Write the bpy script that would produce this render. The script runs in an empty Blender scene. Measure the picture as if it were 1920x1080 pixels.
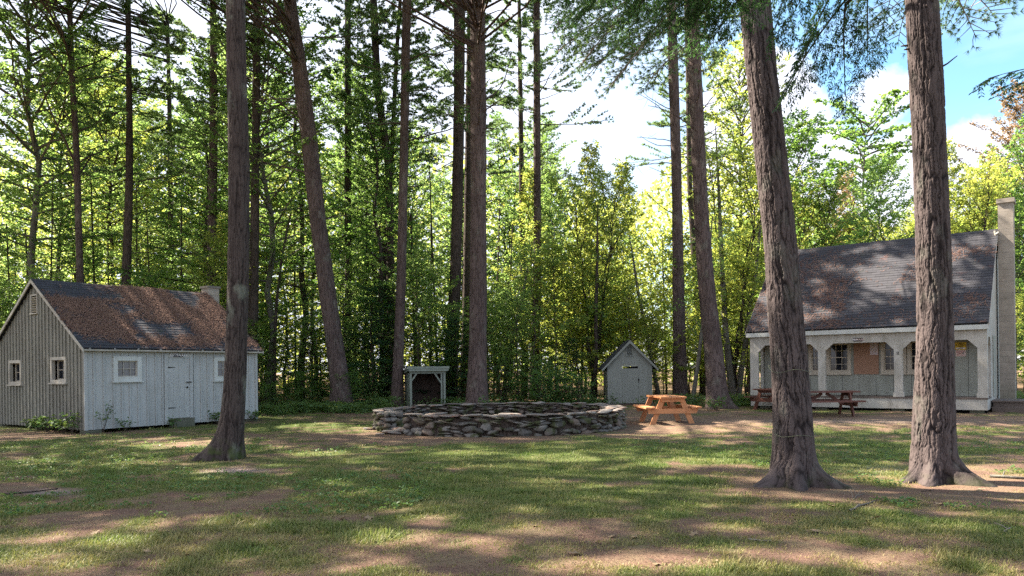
import bpy, math, random
import numpy as np
from mathutils import Vector, Matrix

# ------------------------------------------------------------------ camera, sky, sun, exposure
SC = bpy.context.scene
COL = SC.collection
FPX, ROLL, HOR, EYE = 1403.0, 0.0114, 692.7, 1.55     # focal length in photo pixels, roll, horizon row, eye height
cam_d = bpy.data.cameras.new("camera")
cam_d.sensor_width = 36
cam_d.lens = FPX / 1920 * 36
cam_d.shift_y = (HOR - 540) / 1920
cam_d.clip_start = 0.05
cam_d.clip_end = 2000
cam = bpy.data.objects.new("camera", cam_d)
COL.objects.link(cam)
cam.matrix_world = Matrix.Translation((0, 0, EYE)) @ Matrix.Rotation(math.pi / 2, 4, 'X') @ Matrix.Rotation(-ROLL, 4, 'Z')
SC.camera = cam

SUN_AZ, SUN_EL = math.radians(-65), math.radians(43)   # azimuth from +Y, clockwise
SUN_DIR = np.array([math.sin(SUN_AZ) * math.cos(SUN_EL), math.cos(SUN_AZ) * math.cos(SUN_EL), math.sin(SUN_EL)])
sun_d = bpy.data.lights.new("sun", 'SUN')
sun_d.energy = 5.0
sun_d.angle = math.radians(0.5)
sun_d.color = (1.0, 0.90, 0.76)
sun = bpy.data.objects.new("sun", sun_d)
COL.objects.link(sun)
sun.rotation_euler = Vector((-SUN_DIR[0], -SUN_DIR[1], -SUN_DIR[2])).to_track_quat('-Z', 'Y').to_euler()

SC.view_settings.view_transform = 'Standard'
SC.view_settings.look = 'None'
SC.view_settings.gamma = 1
SC.view_settings.use_curve_mapping = False
SC.view_settings.exposure = 2.45
try:
    SC.cycles.use_denoising = False
    SC.cycles.max_bounces = 10
    SC.cycles.diffuse_bounces = 5
    SC.cycles.glossy_bounces = 3
    SC.cycles.transmission_bounces = 6
    SC.cycles.transparent_max_bounces = 6
    SC.cycles.sample_clamp_indirect = 8
    SC.cycles.caustics_reflective = False
    SC.cycles.caustics_refractive = False
except Exception:
    pass


def pdir(px, py):
    u = (px - 960) / FPX
    v = (HOR - py) / FPX
    return (u * math.cos(ROLL) + v * math.sin(ROLL), 1.0, -u * math.sin(ROLL) + v * math.cos(ROLL))


def P(px, py, Y):
    d = pdir(px, py)
    return Vector((d[0] * Y, Y, EYE + d[2] * Y))


def G(px, py):
    d = pdir(px, py)
    return P(px, py, -EYE / d[2])


def unproj(X, Y, Z):
    x = X / Y
    z = (Z - EYE) / Y
    return 960 + FPX * (x * math.cos(ROLL) - z * math.sin(ROLL)), HOR - FPX * (x * math.sin(ROLL) + z * math.cos(ROLL))


world = bpy.data.worlds.new("World")
SC.world = world
world.use_nodes = True
wn, wl = world.node_tree.nodes, world.node_tree.links
bg = wn['Background']
sky = wn.new('ShaderNodeTexSky')
sky.sky_type = 'NISHITA'
sky.sun_disc = False
sky.sun_elevation = SUN_EL
sky.sun_rotation = SUN_AZ
sky.ozone_density = 1.6
tc = wn.new('ShaderNodeTexCoord')


def wmath(op, a, b=None, c=None, clamp=False):
    n = wn.new('ShaderNodeMath')
    n.operation = op
    n.use_clamp = clamp
    for i, v in enumerate((a, b, c)):
        if v is None:
            continue
        if isinstance(v, (int, float)):
            n.inputs[i].default_value = v
        else:
            wl.new(v, n.inputs[i])
    return n.outputs[0]


sep = wn.new('ShaderNodeSeparateXYZ')
wl.new(tc.outputs['Generated'], sep.inputs[0])
nz = wn.new('ShaderNodeTexNoise')
nz.inputs['Scale'].default_value = 6.0
nz.inputs['Detail'].default_value = 8
nz.inputs['Roughness'].default_value = 0.6
wl.new(tc.outputs['Generated'], nz.inputs['Vector'])
mpg = wn.new('ShaderNodeMapping')
mpg.inputs['Scale'].default_value = (2.0, 2.0, 9.0)
wl.new(tc.outputs['Generated'], mpg.inputs[0])
nz2 = wn.new('ShaderNodeTexNoise')
nz2.inputs['Scale'].default_value = 2.2
nz2.inputs['Detail'].default_value = 6
wl.new(mpg.outputs[0], nz2.inputs['Vector'])
fac = None
for (bx, by, rad) in ((1665, 185, .040), (1640, 235, .035), (1560, 275, .035), (1700, 290, .05), (1500, 320, .06), (1820, 320, .06),
                      (1650, 420, .12), (1400, 280, .10)):
    d = Vector(pdir(bx, by)).normalized()
    vm = wn.new('ShaderNodeVectorMath')
    vm.operation = 'DISTANCE'
    vm.inputs[1].default_value = d
    wl.new(tc.outputs['Generated'], vm.inputs[0])
    e = wmath('SUBTRACT', rad, vm.outputs['Value'])
    fac = e if fac is None else wmath('MAXIMUM', fac, e)
blob = wmath('ADD', fac, wmath('MULTIPLY', wmath('SUBTRACT', nz.outputs['Fac'], .5), .16))
cl1 = wmath('MULTIPLY', wmath('ADD', blob, .012), 45, clamp=True)
# thin high cloud, thickest where the wood is looked through
hz = wmath('MULTIPLY', wmath('SUBTRACT', .34, sep.outputs['X']), 3.2, clamp=True)
thin = wmath('MULTIPLY', wmath('SUBTRACT', nz2.outputs['Fac'], .47), 3.0, clamp=True)
lowh = wmath('MULTIPLY', wmath('SUBTRACT', .30, sep.outputs['Z']), 3.0, clamp=True)
behind = wmath('MULTIPLY', wmath('SUBTRACT', .15, sep.outputs['Y']), 1.6, clamp=True)  # unseen white cloud added behind the camera to make fill light less blue
cl1 = wmath('MAXIMUM', cl1, wmath('MULTIPLY', behind, .6))
cl = wmath('MAXIMUM', cl1, wmath('MAXIMUM', wmath('MULTIPLY', hz, .92), wmath('MULTIPLY', wmath('MAXIMUM', thin, lowh), .38)))
mix = wn.new('ShaderNodeMix')
mix.data_type = 'RGBA'
wl.new(cl, mix.inputs['Factor'])
hs = wn.new('ShaderNodeHueSaturation')
hs.inputs['Saturation'].default_value = 1.15
hs.inputs['Hue'].default_value = 0.487
hs.inputs['Value'].default_value = .95
wl.new(sky.outputs[0], hs.inputs['Color'])
wl.new(hs.outputs[0], mix.inputs['A'])
mix.inputs['B'].default_value = (3.6, 3.75, 4.3, 1)
wl.new(mix.outputs['Result'], bg.inputs['Color'])
bg.inputs['Strength'].default_value = 0.075

# ------------------------------------------------------------------ materials
MATS = {}


def ng(mat):
    return mat.node_tree.nodes, mat.node_tree.links


def _m(N, L, op, a, b=None, clamp=False):
    n = N.new('ShaderNodeMath')
    n.operation = op
    n.use_clamp = clamp
    for i, v in enumerate((a, b)):
        if v is None:
            continue
        if isinstance(v, (int, float)):
            n.inputs[i].default_value = v
        else:
            L.new(v, n.inputs[i])
    return n.outputs[0]


def _mix(N, L, f, a, b):
    n = N.new('ShaderNodeMix')
    n.data_type = 'RGBA'
    for k, v in (('Factor', f), ('A', a), ('B', b)):
        if isinstance(v, (int, float)):
            n.inputs[k].default_value = v
        elif isinstance(v, tuple):
            n.inputs[k].default_value = (*v, 1)
        else:
            L.new(v, n.inputs[k])
    return n.outputs['Result']


def _noise(N, L, scale, detail=4, vec=None, mscale=None, rough=.55):
    n = N.new('ShaderNodeTexNoise')
    n.inputs['Scale'].default_value = scale
    n.inputs['Detail'].default_value = detail
    n.inputs['Roughness'].default_value = rough
    if vec is None:
        t = N.new('ShaderNodeTexCoord')
        vec = t.outputs['Object']
    if mscale:
        m = N.new('ShaderNodeMapping')
        m.inputs['Scale'].default_value = mscale
        L.new(vec, m.inputs[0])
        vec = m.outputs[0]
    L.new(vec, n.inputs['Vector'])
    return n.outputs['Fac']


def _ramp(N, L, f, lo, hi):
    return _m(N, L, 'MULTIPLY', _m(N, L, 'SUBTRACT', f, lo), 1.0 / (hi - lo), clamp=True)


def base_mat(name, rough=.8, spec=.3):
    m = bpy.data.materials.new(name)
    m.use_nodes = True
    b = m.node_tree.nodes['Principled BSDF']
    b.inputs['Roughness'].default_value = rough
    b.inputs['Specular IOR Level'].default_value = spec
    MATS[name] = m
    return m, b


def bump(m, b, h, strength, dist):
    N, L = ng(m)
    n = N.new('ShaderNodeBump')
    n.inputs['Strength'].default_value = strength
    n.inputs['Distance'].default_value = dist
    L.new(h, n.inputs['Height'])
    L.new(n.outputs[0], b.inputs['Normal'])


def mat_paint(name, col, dirt, amt=.5, rough=.75, grain=True, scale=3, bstr=.25):
    """painted or weathered boards: colour, dirt colour, vertical streaks"""
    m, b = base_mat(name, rough)
    N, L = ng(m)
    f1 = _noise(N, L, scale, 5, mscale=(1.6, 1.6, .5))
    f2 = _noise(N, L, 28, 4, mscale=(1, 1, .12))
    f3 = _noise(N, L, .9, 3)
    f = _m(N, L, 'MULTIPLY', _ramp(N, L, _m(N, L, 'ADD', _m(N, L, 'MULTIPLY', f1, .6), _m(N, L, 'MULTIPLY', f3, .4)), .42, .68), amt, clamp=True)
    c = _mix(N, L, f, col, dirt)
    c = _mix(N, L, _m(N, L, 'MULTIPLY', _ramp(N, L, f2, .55, .75), .35 * amt), c, tuple(x * .55 for x in dirt))
    L.new(c, b.inputs['Base Color'])
    bump(m, b, f2, bstr, .004)
    return m


def mat_plain(name, col, rough=.7, spec=.3, var=.15, metal=0):
    m, b = base_mat(name, rough, spec)
    N, L = ng(m)
    f = _noise(N, L, 9, 4)
    c = _mix(N, L, f, tuple(x * (1 - var) for x in col), tuple(min(1, x * (1 + var)) for x in col))
    L.new(c, b.inputs['Base Color'])
    b.inputs['Metallic'].default_value = metal
    return m


def mat_bark(name, ridge, furrow, sx=9.0, sz=1.6, strength=.9, dist=.03, moss=None, lichen=0.0, relief=False):
    m, b = base_mat(name, .9, .15)
    N, L = ng(m)
    n1 = _noise(N, L, 1.0, 3, mscale=(sx, sx, sz), rough=.5)
    n2 = _noise(N, L, 1.0, 4, mscale=(sx * 2.6, sx * 2.6, sz * 4.5), rough=.6)
    a = _m(N, L, 'ABSOLUTE', _m(N, L, 'SUBTRACT', n1, .5))
    h = _ramp(N, L, a, 0.0, .055)
    h = _m(N, L, 'ADD', _m(N, L, 'MULTIPLY', h, .7), _m(N, L, 'MULTIPLY', n2, .5))
    if relief:
        atr = N.new('ShaderNodeAttribute')
        atr.attribute_name = 'relief'
        n2 = _noise(N, L, 1.0, 5, mscale=(45, 45, 28), rough=.65)
        h = _m(N, L, 'ADD', _m(N, L, 'MULTIPLY', atr.outputs['Fac'], .8), _m(N, L, 'MULTIPLY', _m(N, L, 'SUBTRACT', n2, .5), .5))
    big = _noise(N, L, .8, 3)
    r2 = _mix(N, L, _ramp(N, L, big, .35, .65), ridge, tuple(x * .72 for x in ridge))
    f = _ramp(N, L, h, .18, .75)
    c = _mix(N, L, f, furrow, r2)
    if lichen:
        ln = _noise(N, L, 3.2, 5, mscale=(1, 1, .6))
        c = _mix(N, L, _m(N, L, 'MULTIPLY', _ramp(N, L, ln, .56, .66), lichen), c, (.30, .33, .26))
    if moss:
        t = N.new('ShaderNodeTexCoord')
        s = N.new('ShaderNodeSeparateXYZ')
        L.new(t.outputs['Object'], s.inputs[0])
        mz = _m(N, L, 'MULTIPLY', _m(N, L, 'SUBTRACT', moss, s.outputs['Z']), 2.2, clamp=True)
        mf = _m(N, L, 'MULTIPLY', mz, _ramp(N, L, _noise(N, L, 5, 4), .46, .60))
        c = _mix(N, L, mf, c, (.055, .075, .018))
    L.new(c, b.inputs['Base Color'])
    bump(m, b, n2 if relief else h, strength, dist)
    return m


def mat_leaf(name, ca, cb, ta, tb, trans=.42, rough=.45, spec=.35):
    """leaves: per-leaf tint from attribute 'v', per-tree shift from Object Info, light passing through"""
    m, b = base_mat(name, rough, spec)
    N, L = ng(m)
    at = N.new('ShaderNodeAttribute')
    at.attribute_name = 'v'
    oi = N.new('ShaderNodeObjectInfo')
    v = _m(N, L, 'ADD', _m(N, L, 'MULTIPLY', at.outputs['Fac'], .72), _m(N, L, 'MULTIPLY', oi.outputs['Random'], .28), clamp=True)
    L.new(_mix(N, L, v, ca, cb), b.inputs['Base Color'])
    tr = N.new('ShaderNodeBsdfTranslucent')
    L.new(_mix(N, L, v, ta, tb), tr.inputs['Color'])
    ms = N.new('ShaderNodeMixShader')
    ms.inputs[0].default_value = trans
    L.new(b.outputs[0], ms.inputs[1])
    L.new(tr.outputs[0], ms.inputs[2])
    L.new(ms.outputs[0], N['Material Output'].inputs['Surface'])
    return m


mat_leaf('maple_leaf', (.065, .125, .04), (.115, .17, .04), (.28, .47, .12), (.50, .63, .16), .56)
mat_leaf('yellow_leaf', (.10, .15, .04), (.18, .19, .05), (.38, .54, .10), (.70, .66, .13), .54)
mat_leaf('deep_leaf', (.04, .09, .04), (.07, .13, .045), (.20, .38, .08), (.38, .58, .10), .5)
mat_leaf('red_leaf', (.14, .12, .06), (.18, .13, .08), (.40, .30, .14), (.5, .30, .18), .45)
mat_leaf('hemlock_leaf', (.018, .05, .026), (.03, .075, .035), (.07, .19, .05), (.14, .28, .07), .32)
mat_leaf('pine_needle', (.05, .10, .045), (.10, .15, .06), (.20, .36, .10), (.38, .50, .15), .42)
mat_leaf('grass_blade', (.055, .13, .018), (.30, .23, .10), (.12, .26, .03), (.38, .32, .12), .3, .6)
mat_leaf('weed_leaf', (.06, .13, .045), (.12, .19, .07), (.20, .36, .07), (.33, .42, .10), .35, .5, .3)
mat_leaf('dead_needle', (.12, .06, .045), (.30, .19, .145), (.1, .05, .03), (.2, .1, .06), .1, .8, .1)
mat_leaf('fallen_leaf', (.26, .19, .12), (.36, .26, .15), (.3, .2, .1), (.4, .25, .1), .15, .7, .2)

mat_bark('pine_bark_near', (.102, .080, .077), (.016, .012, .012), 10, 1.8, .8, .012, moss=.16, lichen=.12, relief=True)
mat_bark('pine_bark_lichen', (.082, .063, .057), (.022, .016, .015), 16, 5.0, .8, .012, moss=.4, lichen=.3, relief=True)
mat_bark('pine_bark', (.125, .092, .085), (.05, .035, .032), 13, 2.0, .9, .03, lichen=.15)
mat_bark('dark_bark', (.085, .065, .055), (.03, .024, .02), 14, 2.5, .9, .03)
mat_bark('grey_bark', (.16, .145, .125), (.08, .07, .06), 12, 8, .4, .01, lichen=.3)
mat_plain('dead_wood', (.20, .17, .14), .85, .2, .3)
mat_plain('twig_wood', (.07, .052, .042), .85, .2, .2)

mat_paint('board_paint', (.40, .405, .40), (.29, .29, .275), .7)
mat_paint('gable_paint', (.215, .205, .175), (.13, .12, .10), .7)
mat_paint('trim_paint', (.52, .53, .51), (.36, .35, .31), .5)
mat_paint('rake_paint', (.42, .39, .34), (.24, .21, .17), .7)
mat_paint('porch_paint', (.45, .425, .385), (.22, .20, .165), .75)
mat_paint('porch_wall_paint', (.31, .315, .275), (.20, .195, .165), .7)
mat_paint('shed_paint', (.235, .245, .225), (.17, .175, .155), .6)
mat_paint('shelter_paint', (.24, .27, .235), (.14, .165, .13), .7)
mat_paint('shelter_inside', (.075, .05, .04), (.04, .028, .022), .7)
mat_paint('window_trim', (.50, .44, .36), (.36, .30, .23), .5)
mat_paint('deck_wood', (.13, .10, .085), (.07, .055, .045), .6)
mat_paint('cork_board', (.33, .19, .13), (.28, .155, .10), .4, .9, bstr=.1)
mat_paint('new_wood', (.48, .22, .10), (.30, .12, .055), .8, .6)
mat_paint('stained_wood', (.125, .05, .036), (.06, .028, .022), .5, .55)
mat_plain('paper', (.55, .45, .45), .8, .2, .1)
mat_plain('sign_black', (.02, .018, .022), .6)
mat_plain('sign_white', (.72, .68, .70), .6)
mat_plain('sign_yellow', (.62, .40, .03), .6)
mat_plain('sign_red', (.40, .10, .09), .6)
mat_plain('sign_pink', (.62, .48, .44), .6)
mat_plain('iron', (.03, .027, .026), .55, .4, .2, .6)
mat_plain('joint_shade_black', (.012, .012, .013), .95, .05)  # near-black of board seams and of the painted shade in openings
mat_plain('curtain', (.20, .20, .23), .9, .1, .3)
mat_plain('cord', (.14, .15, .10), .8, .2)

m, b = base_mat('glass', .08, .6)
b.inputs['Base Color'].default_value = (.012, .014, .02, 1)
m, b = base_mat('lace_glass', .15, .5)
N, L = ng(m)
L.new(_mix(N, L, _noise(N, L, 30, 3), (.075, .078, .10), (.16, .16, .19)), b.inputs['Base Color'])


def mat_block(name, col, dark, bw, bh):
    m, b = base_mat(name, .9, .15)
    N, L = ng(m)
    t = N.new('ShaderNodeTexCoord')
    s = N.new('ShaderNodeSeparateXYZ')
    L.new(t.outputs['Object'], s.inputs[0])
    fz = _m(N, L, 'FRACT', _m(N, L, 'DIVIDE', s.outputs['Z'], bh))
    joint = _m(N, L, 'LESS_THAN', fz, .06)
    n = _noise(N, L, 3, 4)
    n2 = _noise(N, L, 40, 3)
    c = _mix(N, L, _ramp(N, L, n, .35, .7), col, tuple(x * .7 for x in col))
    c = _mix(N, L, _m(N, L, 'MULTIPLY', joint, .45), c, dark)
    grime = _m(N, L, 'MULTIPLY', _m(N, L, 'SUBTRACT', 1.0, s.outputs['Z']), 1.0, clamp=True)
    c = _mix(N, L, _m(N, L, 'MULTIPLY', grime, .6), c, (.07, .085, .045))
    L.new(c, b.inputs['Base Color'])
    h = _m(N, L, 'ADD', _m(N, L, 'MULTIPLY', _m(N, L, 'SUBTRACT', 1.0, joint), 1.0), _m(N, L, 'MULTIPLY', n2, .3))
    bump(m, b, h, .5, .01)
    return m


mat_block('chimney_block', (.36, .315, .27), (.16, .14, .12), .4, .2)
mat_block('concrete', (.20, .18, .16), (.1, .09, .08), .4, .2)


def mat_shingle(name, col, litter, seed, moss=.3):
    """asphalt shingles; local z is height on the roof sheet's own slope axis stored in UV (u along, v up the slope)"""
    m, b = base_mat(name, .85, .3)
    N, L = ng(m)
    uv = N.new('ShaderNodeUVMap')
    br = N.new('ShaderNodeTexBrick')
    br.inputs['Scale'].default_value = 1.0
    br.inputs['Brick Width'].default_value = .30
    br.inputs['Row Height'].default_value = .135
    br.inputs['Mortar Size'].default_value = .007
    br.inputs['Mortar Smooth'].default_value = .3
    br.inputs['Color1'].default_value = (*[x * .8 for x in col], 1)
    br.inputs['Color2'].default_value = (*[x * 1.25 for x in col], 1)
    br.inputs['Mortar'].default_value = (*[x * .3 for x in col], 1)
    L.new(uv.outputs[0], br.inputs['Vector'])
    n = _noise(N, L, 1.1, 6, vec=uv.outputs[0], rough=.62)
    nf = _noise(N, L, 30, 3, vec=uv.outputs[0])
    c = _mix(N, L, _m(N, L, 'MULTIPLY', nf, .35), br.outputs['Color'], tuple(x * 1.8 for x in col))
    patch = _noise(N, L, .55 + seed * .1, 5, vec=uv.outputs[0], rough=.65)
    pf = _ramp(N, L, patch, litter, litter + .10)
    strands = _noise(N, L, 11, 6, vec=uv.outputs[0], rough=.75)
    pf = _m(N, L, 'MULTIPLY', pf, _ramp(N, L, strands, .38, .56))
    c = _mix(N, L, pf, c, (.135, .068, .056))
    mo = _ramp(N, L, _noise(N, L, 3.3, 5, vec=uv.outputs[0]), .60, .66)
    c = _mix(N, L, _m(N, L, 'MULTIPLY', mo, moss), c, (.06, .065, .02))
    L.new(c, b.inputs['Base Color'])
    h = _m(N, L, 'ADD', br.outputs['Fac'], _m(N, L, 'MULTIPLY', strands, -.5))
    bump(m, b, h, -.6, .015)
    return m


mat_shingle('shingle_blue', (.042, .043, .054), .53, 1)
mat_shingle('shingle_slate', (.040, .039, .045), .60, 3, .12)

# ground
m, b = base_mat('forest_floor', .95, .1)
N, L = ng(m)
at = N.new('ShaderNodeAttribute')
at.attribute_name = 'g'
ga = N.new('ShaderNodeAttribute')
ga.attribute_name = 'gravel'
d1 = _noise(N, L, 16, 6, rough=.7)
d2 = _noise(N, L, 70, 4, rough=.7)
d3 = _noise(N, L, 2.2, 5)
gf = _ramp(N, L, _m(N, L, 'ADD', at.outputs['Fac'], _m(N, L, 'MULTIPLY', _m(N, L, 'SUBTRACT', d1, .5), .9)), .32, .62)
gr = _mix(N, L, d3, (.052, .088, .018), (.085, .115, .03))
gr = _mix(N, L, _ramp(N, L, d2, .45, .7), gr, (.15, .135, .06))
br_ = _mix(N, L, _ramp(N, L, d2, .3, .7), (.092, .053, .038), (.235, .15, .11))
br_ = _mix(N, L, _ramp(N, L, d3, .4, .7), br_, (.20, .15, .09))
c = _mix(N, L, gf, br_, gr)
c = _mix(N, L, _m(N, L, 'MULTIPLY', ga.outputs['Fac'], _ramp(N, L, d1, .35, .6)), c, (.27, .24, .23))
L.new(c, b.inputs['Base Color'])
bump(m, b, _m(N, L, 'ADD', d1, _m(N, L, 'MULTIPLY', d2, .5)), .9, .03)

# stones
m, b = base_mat('field_stone', .9, .2)
N, L = ng(m)
at = N.new('ShaderNodeAttribute')
at.attribute_name = 'v'
s1 = _noise(N, L, 9, 6, rough=.7)
s2 = _noise(N, L, 3.5, 4)
c = _mix(N, L, at.outputs['Fac'], (.06, .055, .05), (.205, .19, .175))
vv_ = _m(N, L, 'FRACT', _m(N, L, 'MULTIPLY', at.outputs['Fac'], 7.3))
c = _mix(N, L, _m(N, L, 'MULTIPLY', _ramp(N, L, vv_, .55, .8), .7), c, (.17, .125, .10))
c = _mix(N, L, _ramp(N, L, s1, .55, .75), c, (.24, .23, .215))
c = _mix(N, L, _ramp(N, L, s2, .47, .60), c, (.06, .065, .03))
L.new(c, b.inputs['Base Color'])
bump(m, b, s1, .8, .02)
m, b = base_mat('flat_stone', .9, .2)
N, L = ng(m)
at = N.new('ShaderNodeAttribute')
at.attribute_name = 'v'
s1 = _noise(N, L, 7, 6, rough=.7)
c = _mix(N, L, at.outputs['Fac'], (.12, .105, .095), (.26, .235, .21))
c = _mix(N, L, _ramp(N, L, s1, .50, .62), c, (.17, .085, .055))
L.new(c, b.inputs['Base Color'])
bump(m, b, s1, .7, .02)
M = MATS

# ------------------------------------------------------------------ mesh helpers


class MB:
    def __init__(s):
        s.v = []
        s.f = []

    def face(s, pts):
        n = len(s.v)
        s.v.extend([tuple(p) for p in pts])
        s.f.append(tuple(range(n, n + len(pts))))

    def box(s, x0, x1, y0, y1, z0, z1):
        n = len(s.v)
        for z in (z0, z1):
            s.v.extend([(x0, y0, z), (x1, y0, z), (x1, y1, z), (x0, y1, z)])
        s.f.extend([(n + 3, n + 2, n + 1, n), (n + 4, n + 5, n + 6, n + 7), (n, n + 1, n + 5, n + 4), (n + 1, n + 2, n + 6, n + 5),
                    (n + 2, n + 3, n + 7, n + 6), (n + 3, n, n + 4, n + 7)])
        return s

    def beam(s, a, b, w, h, up=(0, 0, 1)):
        """box along a-b, w across, h along 'up'"""
        a, b = Vector(a), Vector(b)
        d = (b - a).normalized()
        side = d.cross(Vector(up)).normalized()
        u = side.cross(d).normalized()
        n = len(s.v)
        for p in (a, b):
            for sx, sz in ((-1, -1), (1, -1), (1, 1), (-1, 1)):
                s.v.append(tuple(p + side * sx * w / 2 + u * sz * h / 2))
        s.f.extend([(n, n + 1, n + 2, n + 3), (n + 7, n + 6, n + 5, n + 4)])
        for i in range(4):
            j = (i + 1) % 4
            s.f.append((n + i, n + 4 + i, n + 4 + j, n + j))
        return s

    def prism(s, poly, axis, a0, a1):
        """extrude 2D polygon along axis ('x': poly=(y,z); 'y': poly=(x,z))"""
        n = len(s.v)
        k = len(poly)
        for a in (a0, a1):
            for p, q in poly:
                s.v.append((a, p, q) if axis == 'x' else (p, a, q) if axis == 'y' else (p, q, a))
        s.f.append(tuple(range(n, n + k)))
        s.f.append(tuple(range(n + 2 * k - 1, n + k - 1, -1)))
        for i in range(k):
            j = (i + 1) % k
            s.f.append((n + i, n + k + i, n + k + j, n + j))
        return s

    def tube(s, pts, rad, sides=5, cap=True):
        pts = [Vector(p) for p in pts]
        base = len(s.v)
        ref = Vector((0.3, 0.2, 1)).normalized()
        for i, p in enumerate(pts):
            d = (pts[min(i + 1, len(pts) - 1)] - pts[max(i - 1, 0)])
            d = d.normalized() if d.length > 1e-9 else Vector((0, 0, 1))
            if abs(d.dot(ref)) > .93:
                rr = Vector((1, 0, 0))
            else:
                rr = ref
            a = d.cross(rr).normalized()
            bb = d.cross(a)
            for k in range(sides):
                t = 2 * math.pi * k / sides
                s.v.append(tuple(p + (a * math.cos(t) + bb * math.sin(t)) * rad[i]))
        for i in range(len(pts) - 1):
            for k in range(sides):
                k2 = (k + 1) % sides
                s.f.append((base + i * sides + k, base + i * sides + k2, base + (i + 1) * sides + k2, base + (i + 1) * sides + k))
        if cap:
            s.f.append(tuple(base + (len(pts) - 1) * sides + k for k in range(sides)))
        return s

    def build(s, name, mat, parent=None, smooth=False):
        me = bpy.data.meshes.new(name)
        me.from_pydata(s.v, [], s.f)
        me.materials.append(mat)
        if smooth:
            me.shade_smooth()
        return link(name, me, parent)


def link(name, me, parent=None):
    o = bpy.data.objects.new(name, me)
    COL.objects.link(o)
    if parent:
        o.parent = parent
    return o


def np_mesh(name, verts, faces, mat, v=None, smooth=False, attrs=None):
    me = bpy.data.meshes.new(name)
    verts = np.ascontiguousarray(verts, dtype=np.float32)
    faces = np.ascontiguousarray(faces, dtype=np.int32)
    k = faces.shape[1]
    me.vertices.add(len(verts))
    me.vertices.foreach_set('co', verts.ravel())
    me.loops.add(faces.size)
    me.loops.foreach_set('vertex_index', faces.ravel())
    me.polygons.add(len(faces))
    me.polygons.foreach_set('loop_start', np.arange(0, faces.size, k, dtype=np.int32))
    try:
        me.polygons.foreach_set('loop_total', np.full(len(faces), k, dtype=np.int32))
    except Exception:
        pass
    if smooth:
        me.polygons.foreach_set('use_smooth', np.ones(len(faces), dtype=bool))
    me.update(calc_edges=True)
    if mat:
        me.materials.append(mat)
    at = dict(attrs or {})
    if v is not None:
        at['v'] = v
    for key, arr in at.items():
        a = me.attributes.new(key, 'FLOAT', 'POINT')
        a.data.foreach_set('value', np.ascontiguousarray(arr, dtype=np.float32))
    return me


def tag(o, label=None, cat=None, group=None, kind=None):
    if label:
        o['label'] = label
    if cat:
        o['category'] = cat
    if group:
        o['group'] = group
    if kind:
        o['kind'] = kind
    return o


def thing(name, label, cat, loc=(0, 0, 0), rotz=0.0, group=None):
    o = bpy.data.objects.new(name, None)
    o.empty_display_size = .3
    COL.objects.link(o)
    o.location = loc
    o.rotation_euler = (0, 0, rotz)
    return tag(o, label, cat, group)


def hash2(ix, iy, seed):
    h = (ix.astype(np.int64) * 374761393 + iy.astype(np.int64) * 668265263 + seed * 1442695041) & 0x7fffffff
    h = ((h ^ (h >> 13)) * 1274126177) & 0x7fffffff
    h = (h ^ (h >> 16)) & 0xffffff
    return h / float(0xffffff)


def vnoise(x, y, seed=0, perx=None):
    ix = np.floor(x)
    iy = np.floor(y)
    fx = x - ix
    fy = y - iy
    fx = fx * fx * (3 - 2 * fx)
    fy = fy * fy * (3 - 2 * fy)
    ix = ix.astype(np.int64)
    iy = iy.astype(np.int64)
    ix1 = ix + 1
    if perx:
        ix = ix % perx
        ix1 = ix1 % perx
    a = hash2(ix, iy, seed)
    b = hash2(ix1, iy, seed)
    c = hash2(ix, iy + 1, seed)
    d = hash2(ix1, iy + 1, seed)
    return (a * (1 - fx) + b * fx) * (1 - fy) + (c * (1 - fx) + d * fx) * fy


def fbm(x, y, seed=0, oct=4):
    t = 0
    a = .5
    s = 0
    for i in range(oct):
        t = t + a * vnoise(x * 2 ** i, y * 2 ** i, seed + i * 17)
        s += a
        a *= .5
    return t / s


def norm(a):
    return a / np.maximum(np.linalg.norm(a, axis=-1, keepdims=True), 1e-9)


# ------------------------------------------------------------------ ground
def ground_px(X, Y):
    x = X / Y
    z = (0 - EYE) / Y
    return 960 + FPX * (x * math.cos(ROLL) - z * math.sin(ROLL)), HOR - FPX * (x * math.sin(ROLL) + z * math.cos(ROLL))


GREEN = [(600, 902, 380, 20, .5), (1150, 850, 330, 26, .45), (1330, 925, 200, 26, .25), (1640, 850, 140, 16, .35), (620, 800, 160, 14, .3),
         (100, 850, 220, 32, .3), (1250, 960, 380, 40, .2), (1750, 1000, 240, 36, .25), (250, 1060, 200, 20, .15), (1000, 930, 300, 22, .25),
         (1500, 812, 200, 5, .3), (1850, 845, 100, 9, .3), (250, 885, 150, 14, .15)]
BROWN = [(600, 975, 330, 30, .2), (200, 965, 160, 22, .1), (1490, 915, 110, 16, .75), (1650, 922, 260, 18, .65), (1860, 905, 110, 26, .6),
         (1560, 790, 380, 11, .8), (850, 822, 230, 8, .7), (1230, 800, 120, 15, .8), (60, 915, 90, 12, .5), (480, 884, 90, 7, .6),
         (935, 780, 240, 30, .5), (1860, 865, 90, 12, .3), (1030, 905, 160, 10, .3), (130, 990, 180, 16, .12), (1450, 1045, 400, 20, .15), (60, 820, 120, 7, .4)]


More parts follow.
